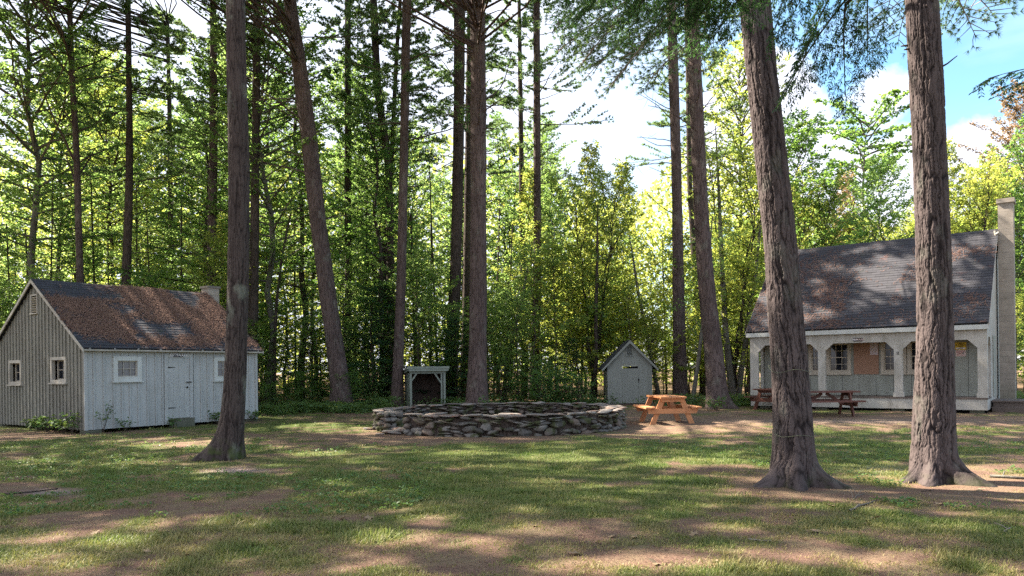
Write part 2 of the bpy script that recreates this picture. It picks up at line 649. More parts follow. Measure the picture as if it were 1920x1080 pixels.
def grassiness(X, Y):
    px, py = ground_px(X, Y)
    g = .50 - .13 * np.clip((9.5 - Y) / 3, 0, 1) + (fbm(X * .55, Y * .55, 3, 5) - .5) * .9 + (fbm(X * 2.3, Y * 2.3, 8, 3) - .5) * 1.2
    for cx, cy, sx, sy, a in GREEN:
        g = g + a * np.exp(-((px - cx) / sx) ** 2 - ((py - cy) / sy) ** 2)
    for cx, cy, sx, sy, a in BROWN:
        g = g - a * np.exp(-((px - cx) / sx) ** 2 - ((py - cy) / sy) ** 2)
    g = np.where(Y > 31, g - np.clip((Y - 31) / 3, 0, 1) * .7, g)
    return np.clip(g, 0, 1)


def gheight(X, Y):
    f = np.clip((Y - 3) / 4, 0, 1)
    h = (fbm(X * .35, Y * .35, 11, 3) - .5) * .07 + (fbm(X * 2.1, Y * 2.1, 12, 3) - .5) * .03
    # needles heaped round the big trunks
    for tx, ty in ((5.4, 10.2), (5.75, 9.9)):
        pass
    return h * f


def gz(x, y):
    return float(gheight(np.array([x]), np.array([y]))[0])


xs = np.concatenate([-np.geomspace(700, 30, 16), np.arange(-28, 28.01, .14), np.geomspace(30, 700, 16)])
ys = np.concatenate([[-300, -60, -15, -4, 0, 2, 3.2], np.arange(4.0, 34, .14), np.geomspace(35, 900, 22)])
XX, YY = np.meshgrid(xs, ys)
ZZ = gheight(XX, np.maximum(YY, .1))
ZZ = np.where((np.abs(XX) < 29) & (YY < 36), ZZ, -.01)
gv = np.stack([XX.ravel(), YY.ravel(), ZZ.ravel()], 1)
nx, ny = len(xs), len(ys)
ii, jj = np.meshgrid(np.arange(nx - 1), np.arange(ny - 1))
q = (jj * nx + ii).ravel()
gfaces = np.stack([q, q + 1, q + nx + 1, q + nx], 1)
gg = grassiness(XX.ravel(), np.maximum(YY.ravel(), 3.0))
ppx, ppy = ground_px(XX.ravel(), np.maximum(YY.ravel(), 3.0))
grav = np.zeros_like(gg)
for cx, cy, sx, sy, a in ((440, 884, 55, 5, 1), (100, 921, 50, 6, 1), (1650, 878, 60, 7, .5), (1620, 790, 240, 5, .4)):
    grav += a * np.exp(-((ppx - cx) / sx) ** 2 - ((ppy - cy) / sy) ** 2)
gme = np_mesh('ground', gv, gfaces, M['forest_floor'], smooth=True, attrs={'g': gg, 'gravel': np.clip(grav, 0, 1)})
tag(link('ground', gme), 'lawn of patchy grass and brown pine needles in the clearing', kind='structure')

# ------------------------------------------------------------------ grass, needles, leaves on the ground (uncountable)
rs = np.random.RandomState(7)


def scatter(n, y0, y1, xm=.76):
    """points over the lawn, thinning with distance from the path the visitor stands on"""
    inv = rs.uniform(1 / y1, 1 / y0, n)
    Y = 1 / inv
    X = rs.uniform(-1, 1, n) * (Y * xm + .5)
    return X, Y


def blades(X, Y, per, ln, wd, lean, v, spread=.03):
    n = len(X)
    bx = np.repeat(X, per) + rs.normal(0, spread, n * per)
    by = np.repeat(Y, per) + rs.normal(0, spread, n * per)
    dist = np.repeat(Y, per)
    bz = gheight(bx, by)
    L_ = np.repeat(ln, per) * rs.uniform(.5, 1.2, n * per)
    w = wd * (1 + dist * .13)
    az = rs.uniform(0, 2 * np.pi, n * per)
    tilt = rs.uniform(*lean, n * per)
    d = np.stack([np.cos(az) * np.sin(tilt), np.sin(az) * np.sin(tilt), np.cos(tilt)], 1)
    sd = np.stack([-np.sin(az), np.cos(az), np.zeros_like(az)], 1)
    p = np.stack([bx, by, bz - .004], 1)
    a = p - sd * w[:, None] / 2
    b2 = p + sd * w[:, None] / 2
    mid = p + d * L_[:, None] * .55
    t = p + d * L_[:, None] * np.array([1, 1, .8])
    V = np.stack([a, b2, mid + sd * w[:, None] * .4, t, mid - sd * w[:, None] * .4], 1).reshape(-1, 3)
    k = np.arange(n * per) * 5
    F = np.concatenate([np.stack([k, k + 1, k + 2, k + 4], 1), np.stack([k + 4, k + 2, k + 3, k + 3], 1)])
    F2 = np.stack([k, k + 1, k + 2], 1), np.stack([k, k + 2, k + 4], 1), np.stack([k + 4, k + 2, k + 3], 1)
    return V, np.concatenate(F2), np.repeat(np.clip(np.repeat(v, per) + rs.normal(0, .13, n * per), 0, 1), 5)


def in_building(X, Y):
    return ((np.hypot(X + .35, Y - 20.6) < 3.6) | (Y > 30) | (np.hypot(X - 5.5, Y - 10.2) < -1))


X, Y = scatter(100000, 4.6, 30)
g_ = grassiness(X, Y)
keep = (rs.uniform(0, 1, len(X)) < g_ ** 1.3 * 1.25) & ~in_building(X, Y)
X, Y, g_ = X[keep], Y[keep], g_[keep]
fine = fbm(X * 1.7, Y * 1.7, 31, 3)
tall = np.where(fbm(X * 1.1, Y * 1.1, 41, 3) > .66, 1.5, .9) * rs.uniform(.6, 1.35, len(X))
V, F, vv = blades(X, Y, 5, (.028 + .04 * g_) * tall, .0042, (.1, 1.15), np.clip(1.15 - g_ * .95 + (fine - .5) * 1.0, 0, 1))
tag(link('grass', np_mesh('grass', V, F, M['grass_blade'], vv)), 'short green and straw coloured grass on the clearing', 'grass', kind='stuff')

X, Y = scatter(90000, 4.6, 31)
g_ = grassiness(X, Y)
keep = (rs.uniform(0, 1, len(X)) < (1.05 - g_)) & ~((np.hypot(X + .35, Y - 20.6) < 3.4))
X, Y = X[keep], Y[keep]
V, F, vv = blades(X, Y, 1, np.full(len(X), .07), .004, (1.35, 1.55), rs.uniform(0, 1, len(X)) ** 2)
tag(link('fallen_needles', np_mesh('fallen_needles', V, F, M['dead_needle'], vv)), 'brown fallen pine needles lying over the bare ground', 'needles', kind='stuff')

# low weeds and clover in the lawn
X, Y = scatter(9500, 5.5, 27)
g_ = grassiness(X, Y)
keep = (g_ > .42) & (fbm(X * .4, Y * .4, 77, 3) > .45) & ~in_building(X, Y) & (Y > 8)
X, Y = X[keep], Y[keep]


def leaf_quads(p, d, nrm, ln, wd, fold=.25):
    """diamond leaves: p base, d direction, nrm normal"""
    d = norm(d)
    s = norm(np.cross(d, nrm))
    n2 = np.cross(s, d)
    ln = np.asarray(ln)[:, None]
    wd = np.asarray(wd)[:, None]
    a = p
    b2 = p + d * ln * .48 + s * wd * .5 + n2 * wd * fold
    c2 = p + d * ln - n2 * ln * .12
    e = p + d * ln * .48 - s * wd * .5 + n2 * wd * fold
    V = np.stack([a, b2, c2, e], 1).reshape(-1, 3)
    k = np.arange(len(p)) * 4
    return V, np.stack([k, k + 1, k + 2, k + 3], 1)


def rand_unit(n, r=rs):
    return norm(r.normal(0, 1, (n, 3)))


per = 5
n = len(X) * per
bx = np.repeat(X, per)
by = np.repeat(Y, per)
az = rs.uniform(0, 2 * np.pi, n)
d = np.stack([np.cos(az), np.sin(az), rs.uniform(.1, .8, n)], 1)
p = np.stack([bx + rs.normal(0, .03, n), by + rs.normal(0, .03, n), gheight(bx, by) + rs.uniform(.01, .05, n)], 1)
V, F = leaf_quads(p, d, np.array([[0, 0, 1.0]]) + rs.normal(0, .4, (n, 3)), rs.uniform(.03, .06, n), rs.uniform(.02, .035, n))
tag(link('clover', np_mesh('clover', V, F, M['weed_leaf'], np.repeat(rs.uniform(0, 1, n), 4))), 'small round leaved weeds growing through the lawn', 'weeds', kind='stuff')

# ------------------------------------------------------------------ boughs and crowns
UP = np.array([0, 0, 1.0])


def rotz_np(a):
    c, s = math.cos(a), math.sin(a)
    return np.array([[c, -s, 0], [s, c, 0], [0, 0, 1]])


def roty_np(a):
    c, s = math.cos(a), math.sin(a)
    return np.array([[c, 0, s], [0, 1, 0], [-s, 0, c]])


def pine_bough(L_, seed, step=.16, tuft=.13, droop=.05, sides=4):
    """branch along +X: (stem verts, stem faces, tuft points, tuft directions)"""
    r = random.Random(seed)
    mb = MB()
    pts = []
    y = z = 0
    n = 9
    for i in range(n):
        t = i / (n - 1)
        pts.append(Vector((L_ * t, y, z)))
        y += r.uniform(-.05, .05) * L_ / 3
        z += (r.uniform(-.02, .05) + droop * (t - .5)) * L_ / 3
    mb.tube(pts, [.022 * L_ / 2.5 * (1 - .8 * i / (n - 1)) + .003 for i in range(n)], sides)
    tp, td = [], []
    s = .22 * L_
    side = 1
    while s < L_ * .98:
        t = s / L_
        k = t * (n - 1)
        i = min(int(k), n - 2)
        p = pts[i].lerp(pts[i + 1], k - i)
        ln = (L_ - s) * .55 + .25
        ang = side * math.radians(r.uniform(35, 65))
        d = Vector((math.cos(ang), math.sin(ang), r.uniform(-.05, .28))).normalized()
        q = p.copy()
        sp = [q.copy()]
        m_ = max(2, int(ln / .14))
        for j in range(m_):
            d = (d + Vector((r.uniform(-.16, .16) + .05, r.uniform(-.16, .16), r.uniform(-.06, .14)))).normalized()
            q = q + d * ln / m_
            sp.append(q.copy())
            if j >= m_ * .25:
                tp.append(q.copy())
                td.append(d.copy())
                for sg in (-1, 1):
                    if r.random() < .75:
                        dd = (d + Vector((-d.y, d.x, r.uniform(-.1, .5))) * sg * r.uniform(.6, 1.1)).normalized()
                        qq = q + dd * r.uniform(.05, .16)
                        tp.append(qq)
                        td.append(dd)
        mb.tube(sp, [.009 * (1 - .6 * j / len(sp)) for j in range(len(sp))], 3, False)
        s += step * r.uniform(.6, 1.3)
        side = -side
    tp.append(pts[-1])
    td.append(Vector((1, 0, .2)))
    return np.array(mb.v), mb.f, np.array([tuple(a) for a in tp]), np.array([tuple(a) for a in td])


def needles(p, d, K, ln, wd, rng, cone=.85):
    n = len(p)
    pp = np.repeat(p, K, 0)
    dd = norm(np.repeat(d, K, 0) + rand_unit(n * K, rng) * cone)
    s = norm(np.cross(dd, rand_unit(n * K, rng)))
    l_ = ln * rng.uniform(.7, 1.15, (n * K, 1))
    V = np.stack([pp - s * wd / 2, pp + s * wd / 2, pp + dd * l_], 1).reshape(-1, 3)
    k = np.arange(n * K) * 3
    v = np.repeat(np.clip(np.repeat(rng.uniform(.0, .8, n), K) + rng.normal(0, .12, n * K), 0, 1), 3)
    return V, np.stack([k, k + 1, k + 2], 1), v


BOUGHS = [pine_bough(3.0, 100 + i, .26) for i in range(5)]
FINE = [pine_bough(2.6, 300 + i, .12) for i in range(3)]


def place_boughs(specs, rng, lib, K, ln, wd, keep=None):
    """specs: (pos, azimuth, pitch, scale). returns merged stems (MB) and needle arrays, in the frame of pos"""
    mb = MB()
    P_, D_ = [], []
    for (pos, az, pitch, sc) in specs:
        sv, sf, tp, td = lib[rng.randint(len(lib))]
        R = rotz_np(az) @ roty_np(-pitch)
        if rng.rand() < .5:
            R = R @ np.diag([1, -1, 1.0])
        n = len(mb.v)
        w = sv @ R.T * sc + pos
        mb.v.extend(map(tuple, w))
        mb.f.extend([tuple(n + i for i in f) for f in sf])
        P_.append(tp @ R.T * sc + pos)
        D_.append(td @ R.T)
    P_, D_ = np.concatenate(P_), np.concatenate(D_)
    if keep is not None:
        k = keep(P_)
        P_, D_ = P_[k], D_[k]
    V, F, v = needles(P_, D_, K, ln, wd, rng)
    return mb, V, F, v


# ------------------------------------------------------------------ trunks
def interp_path(pts, z):
    """pts: list of (z, x, y, r) sorted by z"""
    a = np.array(pts)
    return [np.interp(z, a[:, 0], a[:, k]) for k in (1, 2, 3)]


def smooth_path(pts, n=5):
    a = np.array(pts, float)
    z = np.linspace(a[0, 0], a[-1, 0], 60)
    c = [np.interp(z, a[:, 0], a[:, k]) for k in (1, 2, 3)]
    for _ in range(n):
        for k in range(3):
            c[k][1:-1] = (c[k][:-2] + 2 * c[k][1:-1] + c[k][2:]) / 4
    return [(z[i], c[0][i], c[1][i], c[2][i]) for i in range(60)]


def pixel_path(rows, Y, base, H, lean_y=0.0, top_r=.08):
    """rows: (photo x, photo y, width) down the trunk's centre -> (z, dx, dy, r) from the base point"""
    out = []
    for (px, py, w) in rows:
        p = P(px, py, Y)
        out.append((p.z, p.x - base[0], 0.0, w / FPX * Y / 2 * math.cos(math.atan((px - 960) / FPX)) * .97))
    out.sort()
    if out[0][0] > 0:
        out.insert(0, (0.0, out[0][1], 0, out[0][3]))
    z1, x1, _, r1 = out[-1]
    z0, x0, _, r0 = out[max(0, len(out) - 3)]
    sl = (x1 - x0) / max(z1 - z0, .1)
    if H > z1 + 1:
        out.append(((z1 + H) / 2, x1 + sl * (H - z1) / 2 * .7, 0, (r1 + top_r) / 2 * 1.05))
        out.append((H, x1 + sl * (H - z1) * .8, 0, top_r))
    return smooth_path(out)


RELIEF = {}


def trunk_mesh(name, path, lobes, mat, near=False, seed=0, zfine=8.0, cell=.065, depth=.02, nth=None):
    H = path[-1][0]
    if near:
        z = np.concatenate([np.arange(-.15, zfine, .0125), np.arange(zfine, H, .15), [H]])
        nt = nth or 208
    else:
        z = np.concatenate([np.arange(-.2, 2.0, .12), np.arange(2.0, H, .45), [H]])
        nt = nth or 22
    th = np.arange(nt) / nt * 2 * np.pi
    TH, Z = np.meshgrid(th, z)
    cx, cy, r = interp_path(path, np.maximum(Z, 0))
    zz = np.maximum(Z, 0)
    add = np.zeros_like(Z)
    for (a, az, w, h) in lobes:
        c = np.cos(TH - az)
        add += a * np.exp(-(zz / (h * (1.7 if near else 1))) ** (1.25 if near else .9)) * np.clip(c, 0, 1) ** w
    fl = .10 * np.exp(-zz / .45)
    R = r * (1 + fl * (.15 if near else .9)) + add
    if near:
        r0 = float(r[len(z) // 4, 0])
        per = max(8, int(round(2 * np.pi * r0 / cell)))
        T01 = TH / (2 * np.pi)
        u = T01 * per
        w1 = (vnoise(T01 * 6, Z * 1.3, seed + 5, 6) - .5) * 1.2 + (vnoise(T01 * per, Z * 9, seed + 6, per) - .5) * .9
        w2 = (vnoise(T01 * per * 3, Z * 40, seed + 9, per * 3) - .5) * .45
        # long ridges that split and join, broken across into plates
        n1 = vnoise(u + w1 + w2, Z * 2.1, seed, per)
        n2 = vnoise(u * 2 + 3.3 + w1 * 2 + w2, Z * 5.5, seed + 1, per * 2)
        rowz = Z / .085 + vnoise(T01 * per, Z * .5, seed + 11, per) * 9
        cr = np.abs(rowz - np.floor(rowz) - .5) * 2
        crack = np.clip((cr - .80) / .2, 0, 1) * (vnoise(u * 2, Z * 7, seed + 12, per * 2) > .45)
        a1 = np.clip(np.abs(n1 - .5) / .15, 0, 1)
        a2 = np.clip(np.abs(n2 - .5) / .17, 0, 1)
        n3 = vnoise(T01 * per * 4, Z * 60, seed + 2, per * 4)
        n4 = vnoise(T01 * per * 9, Z * 110, seed + 4, per * 9)
        top_ = vnoise(np.floor(u + w1) * 3.7, np.floor(rowz) * 1.3, seed + 8)
        h = a1 ** .6 * (.30 + .46 * a2 ** .8 + .14 * top_) - .16 * crack + .14 * n3 + .12 * n4
        R = R + (h - .7) * depth
        big = vnoise(TH / (2 * np.pi) * 5, Z * 1.3, seed + 3, 5) - .5
        R = R * (1 + big * .07)
    else:
        big = vnoise(TH / (2 * np.pi) * 6, Z * 1.1, seed + 3, 6) - .5
        R = R * (1 + big * .10)
    V = np.stack([cx + R * np.cos(TH), cy + R * np.sin(TH), Z], -1).reshape(-1, 3)
    nz_ = len(z)
    I, J = np.meshgrid(np.arange(nt), np.arange(nz_ - 1))
    F = np.stack([J * nt + I, J * nt + (I + 1) % nt, (J + 1) * nt + (I + 1) % nt, (J + 1) * nt + I], -1).reshape(-1, 4)
    RELIEF[seed] = h.ravel() if near else None
    return V, F


def stubs(rng, path, zlo, zhi, n, lmin, lmax, r0=.02, up=(-.2, .5), az=None):
    """dead limbs along a trunk"""
    mb = MB()
    for i in range(n):
        z = rng.uniform(zlo, zhi)
        cx, cy, r = interp_path(path, z)
        a = rng.uniform(0, 2 * np.pi) if az is None else rng.choice(az) + rng.uniform(-.5, .5)
        ln = rng.uniform(lmin, lmax) * (.4 + .6 * rng.rand())
        d = Vector((math.cos(a), math.sin(a), rng.uniform(*up))).normalized()
        p = Vector((cx, cy, z)) + d * float(r) * .7
        pts = [p.copy()]
        m_ = 4 + int(ln * 2)
        for k in range(m_):
            d = (d + Vector((rng.normal(0, .1), rng.normal(0, .1), rng.normal(.02, .12)))).normalized()
            p = p + d * ln / m_
            pts.append(p.copy())
        rr = r0 * (.5 + .5 * ln / lmax)
        mb.tube(pts, [rr * (1 - .75 * k / m_) + .003 for k in range(m_ + 1)], 5)
        if ln > .8:
            for _ in range(int(ln * 2)):
                k = rng.randint(1, m_)
                dd = Vector((rng.normal(), rng.normal(), rng.normal() * .6)).normalized()
                q = pts[k]
                mb.tube([q, q + dd * ln * .18, q + dd * ln * .3 + Vector((0, 0, .05))], [rr * .4, rr * .25, .003], 3)
    return mb


def join(name, VF, mb, mat, parent=None, smooth=True, relief=None):
    """quads from arrays + an MB of limbs as one mesh"""
    V, F = VF
    verts = [tuple(x) for x in V] + list(mb.v)
    n = len(V)
    faces = [tuple(f) for f in F.tolist()] + [tuple(i + n for i in f) for f in mb.f]
    me = bpy.data.meshes.new(name)
    me.from_pydata(verts, [], faces)
    me.materials.append(mat)
    if smooth:
        me.shade_smooth()
    if relief is not None:
        a = me.attributes.new('relief', 'FLOAT', 'POINT')
        a.data.foreach_set('value', np.concatenate([relief, np.full(len(mb.v), .6)]).astype(np.float32))
    return link(name, me, parent)


R_ = math.radians
# (label, rows of photo x, y, width; distance; height; material; near?; root lobes; stub spec; crown base height)
PINES = []


def pine(label, rows, Y, H, mat='pine_bark', near=False, lobes=(), stub=None, hb=None, seed=1, base_px=None, **kw):
    bx = base_px if base_px is not None else max(rows, key=lambda t: t[1])[0]
    b0 = P(bx, 700, Y)
    base = Vector((b0.x, Y, 0))
    base.z = gz(base.x, Y) if Y < 33 else 0
    path = pixel_path(rows, Y, (base.x, Y), H)
    t = thing('pine_tree', label, 'tree', base)
    rng = np.random.RandomState(seed)
    VF = trunk_mesh('trunk', path, lobes, None, near, seed, **kw)
    mb = MB()
    for st in (stub or []):
        s = stubs(rng, path, *st)
        n = len(mb.v)
        mb.v += s.v
        mb.f += [tuple(i + n for i in f) for f in s.f]
    PINES.append(dict(root=t, path=path, base=base, H=H, hb=hb, specs=[], rng=rng, rows=rows, Y=Y, VF=VF, mb=mb, mat=mat, relief=RELIEF[seed]))
    return PINES[-1]


LEFT, RIGHT = [math.pi], [0.0]
T1 = pine('lone pine whose trunk crosses the front of the small grey cabin',
          [(442, 0, 37), (443, 150, 38), (450, 350, 41), (447, 500, 41), (444, 620, 42), (440, 740, 44), (437, 800, 46), (432, 850, 47), (430, 865, 48)],
          13.3, 25, 'pine_bark_lichen', True, [(.40, R_(198), 10, .16), (.10, R_(235), 6, .16), (.08, R_(300), 8, .14), (.08, R_(20), 6, .15), (.10, R_(90), 4, .2)],
          [(1.2, 8.3, 26, .05, .22, .018)], 17, 11, base_px=436, zfine=8.7, cell=.035, depth=.016, nth=230)
T2 = pine('thick leaning pine with a cord tied round its trunk',
          [(1414, 0, 60), (1427, 130, 60), (1440, 250, 60), (1459, 400, 62), (1469, 540, 66), (1477, 620, 68), (1483, 700, 70), (1486, 800, 74), (1488, 850, 80), (1490, 890, 84)],
          9.9, 26, 'pine_bark_near', True, [(.36, R_(203), 26, .085), (.30, R_(256), 30, .10), (.40, R_(322), 24, .085), (.06, R_(285), 5, .2), (.26, R_(350), 24, .08), (.07, R_(222), 6, .2), (.10, R_(120), 4, .2)],
          [(3.0, 6.8, 5, .06, .2, .02)], 14, 22, zfine=7.0, depth=.027, cell=.042, nth=300)
T3 = pine('thick upright pine with splayed roots standing before the porch end of the larger cabin',
          [(1728, 0, 63), (1734, 100, 66), (1744, 270, 66), (1748, 400, 66), (1754, 540, 67), (1753, 620, 72), (1752, 700, 75), (1751, 800, 80), (1749, 850, 86), (1749, 890, 90)],
          10.1, 26, 'pine_bark_near', True, [(.32, R_(198), 26, .085), (.34, R_(236), 28, .09), (.48, R_(306), 20, .10), (.36, R_(345), 26, .075), (.07, R_(275), 6, .2), (.10, R_(90), 4, .2)],
          [(5.7, 6.3, 2, .25, .35, .03, (0, .2), [3.0]), (5.2, 5.6, 1, .3, .35, .014, (.2, .4), [0.1])], 14, 33, zfine=7.0, depth=.027, cell=.042, nth=300)
pine('tall leaning pine with bare crooked limbs, brush at its foot',
     [(543, 0, 25), (558, 100, 28), (581, 270, 32), (594, 400, 32), (613, 540, 33), (627, 640, 34), (637, 720, 37), (643, 750, 44)],
     30, 27, 'pine_bark', False, [(.2, 3.5, 4, .4), (.2, 5.5, 4, .4)],
     [(9, 17, 16, 1.5, 4.2, .045, (-.1, .4), [2.9, 3.4, 3.1]), (5, 15, 10, .4, 1.6, .03)], 15, 44)
pine('slender straight pine just beside the little wood shelter',
     [(763, 0, 17), (760, 150, 17), (757, 300, 17), (753, 500, 18), (750, 600, 19), (746, 700, 22), (744, 762, 26)],
     31, 26, 'pine_bark', False, [(.1, 4, 4, .3)], [(9, 17, 14, .5, 2.2, .025)], 11, 45)
pine('broad reddish pine trunk standing directly behind the stone ring',
     [(895, 0, 29), (897, 150, 30), (897, 300, 31), (896.5, 540, 33), (896, 650, 35), (895, 720, 38), (895, 760, 43)],
     27, 27, 'pine_bark', False, [(.12, 3.6, 4, .4), (.12, 5.2, 4, .3)],
     [(7, 15, 34, .5, 1.4, .028, (-.1, .45)), (10, 16, 12, 1.2, 3.2, .035, (.1, .8))], 16, 46)
pine('dark pine trunk in shade between the shelter and the broad reddish pine',
     [(862, 0, 22), (860, 250, 21), (855, 500, 22), (850, 600, 24), (845, 680, 26), (842, 756, 30)],
     36, 26, 'dark_bark', False, [], [(6, 18, 14, .4, 1.5, .025)], 11, 47)
pine('thin dark pine nearly hidden behind the broad reddish pine',
     [(878, 300, 13), (876, 450, 14), (874, 600, 15), (868, 757, 18)], 40, 24, 'dark_bark', False, [], [(6, 16, 8, .4, 1.2, .02)], 13, 48)
pine('straight grey pine rising beside the open gap of sky',
     [(1006, 0, 13), (1007, 270, 14), (1008, 540, 16), (1005.6, 600, 17), (1001, 700, 18), (999, 756, 21)],
     38, 27, 'pine_bark', False, [], [(10, 18, 14, .8, 3.0, .03, (.2, .9)), (4, 12, 10, .4, 1.2, .02)], 14, 49)
pine('dim pine in the dark hemlock thicket, a leaning pale stem crossing it',
     [(976, 200, 9), (979, 400, 11), (981, 540, 12), (984, 640, 13), (985, 754, 15)], 43, 25, 'dark_bark', False, [], [(6, 16, 8, .4, 1.4, .02)], 12, 50)
pine('straight pine just past the outhouse, orange picnic table before it',
     [(1260, 60, 19), (1264, 170, 20), (1267, 270, 20), (1270, 400, 20), (1272, 540, 23), (1274, 650, 26), (1276, 740, 31)],
     34, 27, 'pine_bark', False, [(.15, 4.4, 4, .3)], [(8, 15, 18, .8, 3.0, .026, (.1, .7), [3.1, 2.9, 3.3, .2])], 15.5, 51)
pine('wide leaning pine with pale purple bark between the outhouse and the larger cabin',
     [(1298, 40, 26), (1302, 125, 27), (1309, 270, 27), (1314.5, 400, 29), (1324, 540, 33), (1336, 640, 36), (1342, 700, 38), (1345, 765, 44)],
     28, 27, 'pine_bark', False, [(.5, R_(335), 12, .25), (.15, 3.8, 4, .4)], [(6, 14, 16, .6, 2.4, .028, (0, .7))], 14.5, 52)
pine('narrow dark pine close behind the wide leaning pine',
     [(1290, 150, 9), (1293, 350, 10), (1302, 500, 11), (1313, 640, 13), (1320, 740, 15)], 42, 24, 'dark_bark', False, [], [(6, 16, 8, .4, 1.4, .02)], 13, 53)
pine('forked dark trunk rising over the cabin ridge near its louvred gable',
     [(131, 25, 11), (135, 150, 12), (142, 250, 13), (145, 325, 13), (148, 450, 14), (151, 530, 15), (153, 740, 18)],
     32, 25, 'pine_bark', False, [], [(9, 16, 7, 2.0, 4.5, .06, (.5, 1.2)), (7, 15, 8, .6, 2.2, .03)], 14, 54)
pine('dark pine trunk rising over the middle of the small cabin roof',
     [(240, 0, 11), (242, 150, 12), (243, 300, 15), (241, 400, 17), (236, 530, 19), (234, 740, 22)], 33, 26, 'dark_bark', False, [], [(5, 17, 16, .6, 2.6, .025)], 10, 55)
pine('thin far pine with its upper stem bright against the sky gap',
     [(314, 40, 8), (316, 130, 8), (318, 225, 9), (320, 400, 11), (322, 540, 12), (322, 740, 14)], 46, 24, 'dark_bark', False, [], [(8, 18, 14, .6, 2.6, .02)], 13, 56)
pine('pine directly behind the stub chimney of the small cabin',
     [(400, 100, 14), (401, 200, 15), (400, 300, 17), (397, 450, 18), (394, 530, 19), (392, 740, 22)], 34, 26, 'pine_bark', False, [], [(5, 17, 16, .6, 2.6, .025)], 11, 57)
pine('dark pine close behind the lone front pine, beyond the end of the small cabin',
     [(481, 100, 15), (479, 300, 16), (478, 380, 17), (476, 535, 19), (474, 640, 21), (473, 750, 24)], 32, 25, 'dark_bark', False, [], [(5, 16, 12, .5, 2.0, .025)], 13, 58)
pine('slim shaded pine behind the tall leaning one',
     [(652, 25, 12), (652, 300, 13), (653, 500, 13), (653, 580, 14), (654, 750, 17)], 39, 26, 'dark_bark', False, [], [(6, 18, 14, .5, 2.0, .025)], 12, 59)
pine('pine that bends outward and meets a twin stem behind the slender straight pine',
     [(700, 0, 15), (708, 175, 15), (722, 260, 15), (727, 290, 14), (731, 380, 14), (733, 600, 16), (733, 752, 19)], 37, 25, 'dark_bark', False, [], [(6, 16, 12, .5, 2.0, .025)], 12, 60)
pine('lesser twin stem standing close to the bending pine',
     [(735, 285, 9), (727, 400, 10), (721, 480, 10), (718, 600, 11), (716, 752, 13)], 38, 22, 'dark_bark', False, [], [(6, 14, 8, .5, 2.0, .02)], 13, 61)

# unseen pines added beside the clearing to carry crowns that shade it
OFF = [(-17, 9, 26), (-22, 17, 27), (-14, 2, 26), (-25, 27, 26), (13.5, 5, 26), (21, 26, 27), (-9, -4, 26), (3, -6, 26), (18, 14, 25)]
for i, (x, y, H) in enumerate(OFF):
    t = thing('pine_tree', 'unseen tall pine added at the edge of the clearing to shade the grass', 'tree', (x, y, 0), 0, 'unseen pines added around the edge of the clearing for shade')
    path = smooth_path([(0, 0, 0, .34), (8, .1, 0, .27), (16, .3, .1, .2), (H, .2, 0, .06)])
    rng = np.random.RandomState(90 + i)
    VF = trunk_mesh('trunk', path, [], None, False, 90 + i, nth=14)
    PINES.append(dict(root=t, path=path, base=Vector((x, y, 0)), H=H, hb=15, specs=[], rng=rng, rows=None, Y=y,
                      VF=VF, mb=stubs(rng, path, 6, 14, 8, .4, 1.5), mat='pine_bark', relief=None))

# boughs added above view to shade the lawn, open over chosen sun patches
SUNNY = [(330, 975, 190, 16), (150, 1010, 130, 14), (860, 1010, 120, 16), (1400, 1055, 420, 26), (60, 1050, 90, 18), (1040, 857, 90, 9), (1290, 868, 110, 9),
         (640, 808, 90, 8), (330, 830, 130, 10), (1700, 800, 420, 11), (1230, 800, 120, 10), (1860, 885, 90, 16), (590, 852, 50, 5), (880, 848, 60, 5),
         (1400, 800, 120, 8), (250, 870, 60, 5), (930, 808, 80, 5), (1790, 985, 60, 10), (1500, 1060, 60, 30), (560, 790, 100, 7)]


def sunny(X, Y):
    px, py = ground_px(X, Y)
    s = 0
    for cx, cy, sx, sy in SUNNY:
        s = max(s, math.exp(-((px - cx) / sx) ** 2 - ((py - cy) / sy) ** 2))
    return s


# trunk, roof and table points chosen as sunlit; crowns are cut open for them
LIT = []
for z in np.arange(.4, 7, .6):
    LIT.append((5.68, 10.1, z, 1.2))
for z in np.arange(3.6, 7, .7):
    LIT.append((3.65, 9.9, z, .8))
for z in (1.0, 2.0, 3.0):
    LIT.append((3.8, 20.9, .6 + z * .2, .9))
for (a_, b_, c_, r_) in ((-12.6, 21.2, 3.2, .8), (-12.2, 21.6, 3.9, .7), (-10.2, 23.6, 3.7, .8), (-9.6, 23.2, 3.0, .7), (-9.0, 23.6, 2.6, .6), (-11.9, 20.7, 2.6, .6),
                         (15.0, 26.5, 5.6, .6), (12.6, 27.0, 5.2, .7), (16.2, 25.6, 6.5, .6),
                         (-13.6, 21.0, 1.6, .9), (-14.2, 21.5, 2.4, .8), (-13.0, 20.5, 1.0, .8), (-.5, 26.9, 3, .5), (10.2, 28, 3, .6)):
    LIT.append((a_, b_, c_, r_))
for a_, b_ in ((.8, 1.2), (1.5, .7), (1.2, 1.9), (3.4, 1.8), (4.2, 1.2), (4.6, .6), (3.0, 2.5), (3.8, 2.3), (2.3, .4)):
    LIT.append((-11.227 + .576 * a_ - .817 * b_, 19.67 + .817 * a_ + .576 * b_, 2.45 + .68 * b_, .5))
LITG = [(x_ - SUN_DIR[0] / SUN_DIR[2] * z_, y_ - SUN_DIR[1] / SUN_DIR[2] * z_, r_) for x_, y_, z_, r_ in LIT]


def opens(p):
    gx_, gy_ = p[0] - SUN_DIR[0] / SUN_DIR[2] * p[2], p[1] - SUN_DIR[1] / SUN_DIR[2] * p[2]
    return any((gx_ - a) ** 2 + (gy_ - b) ** 2 < (r + .6) ** 2 for a, b, r in LITG)


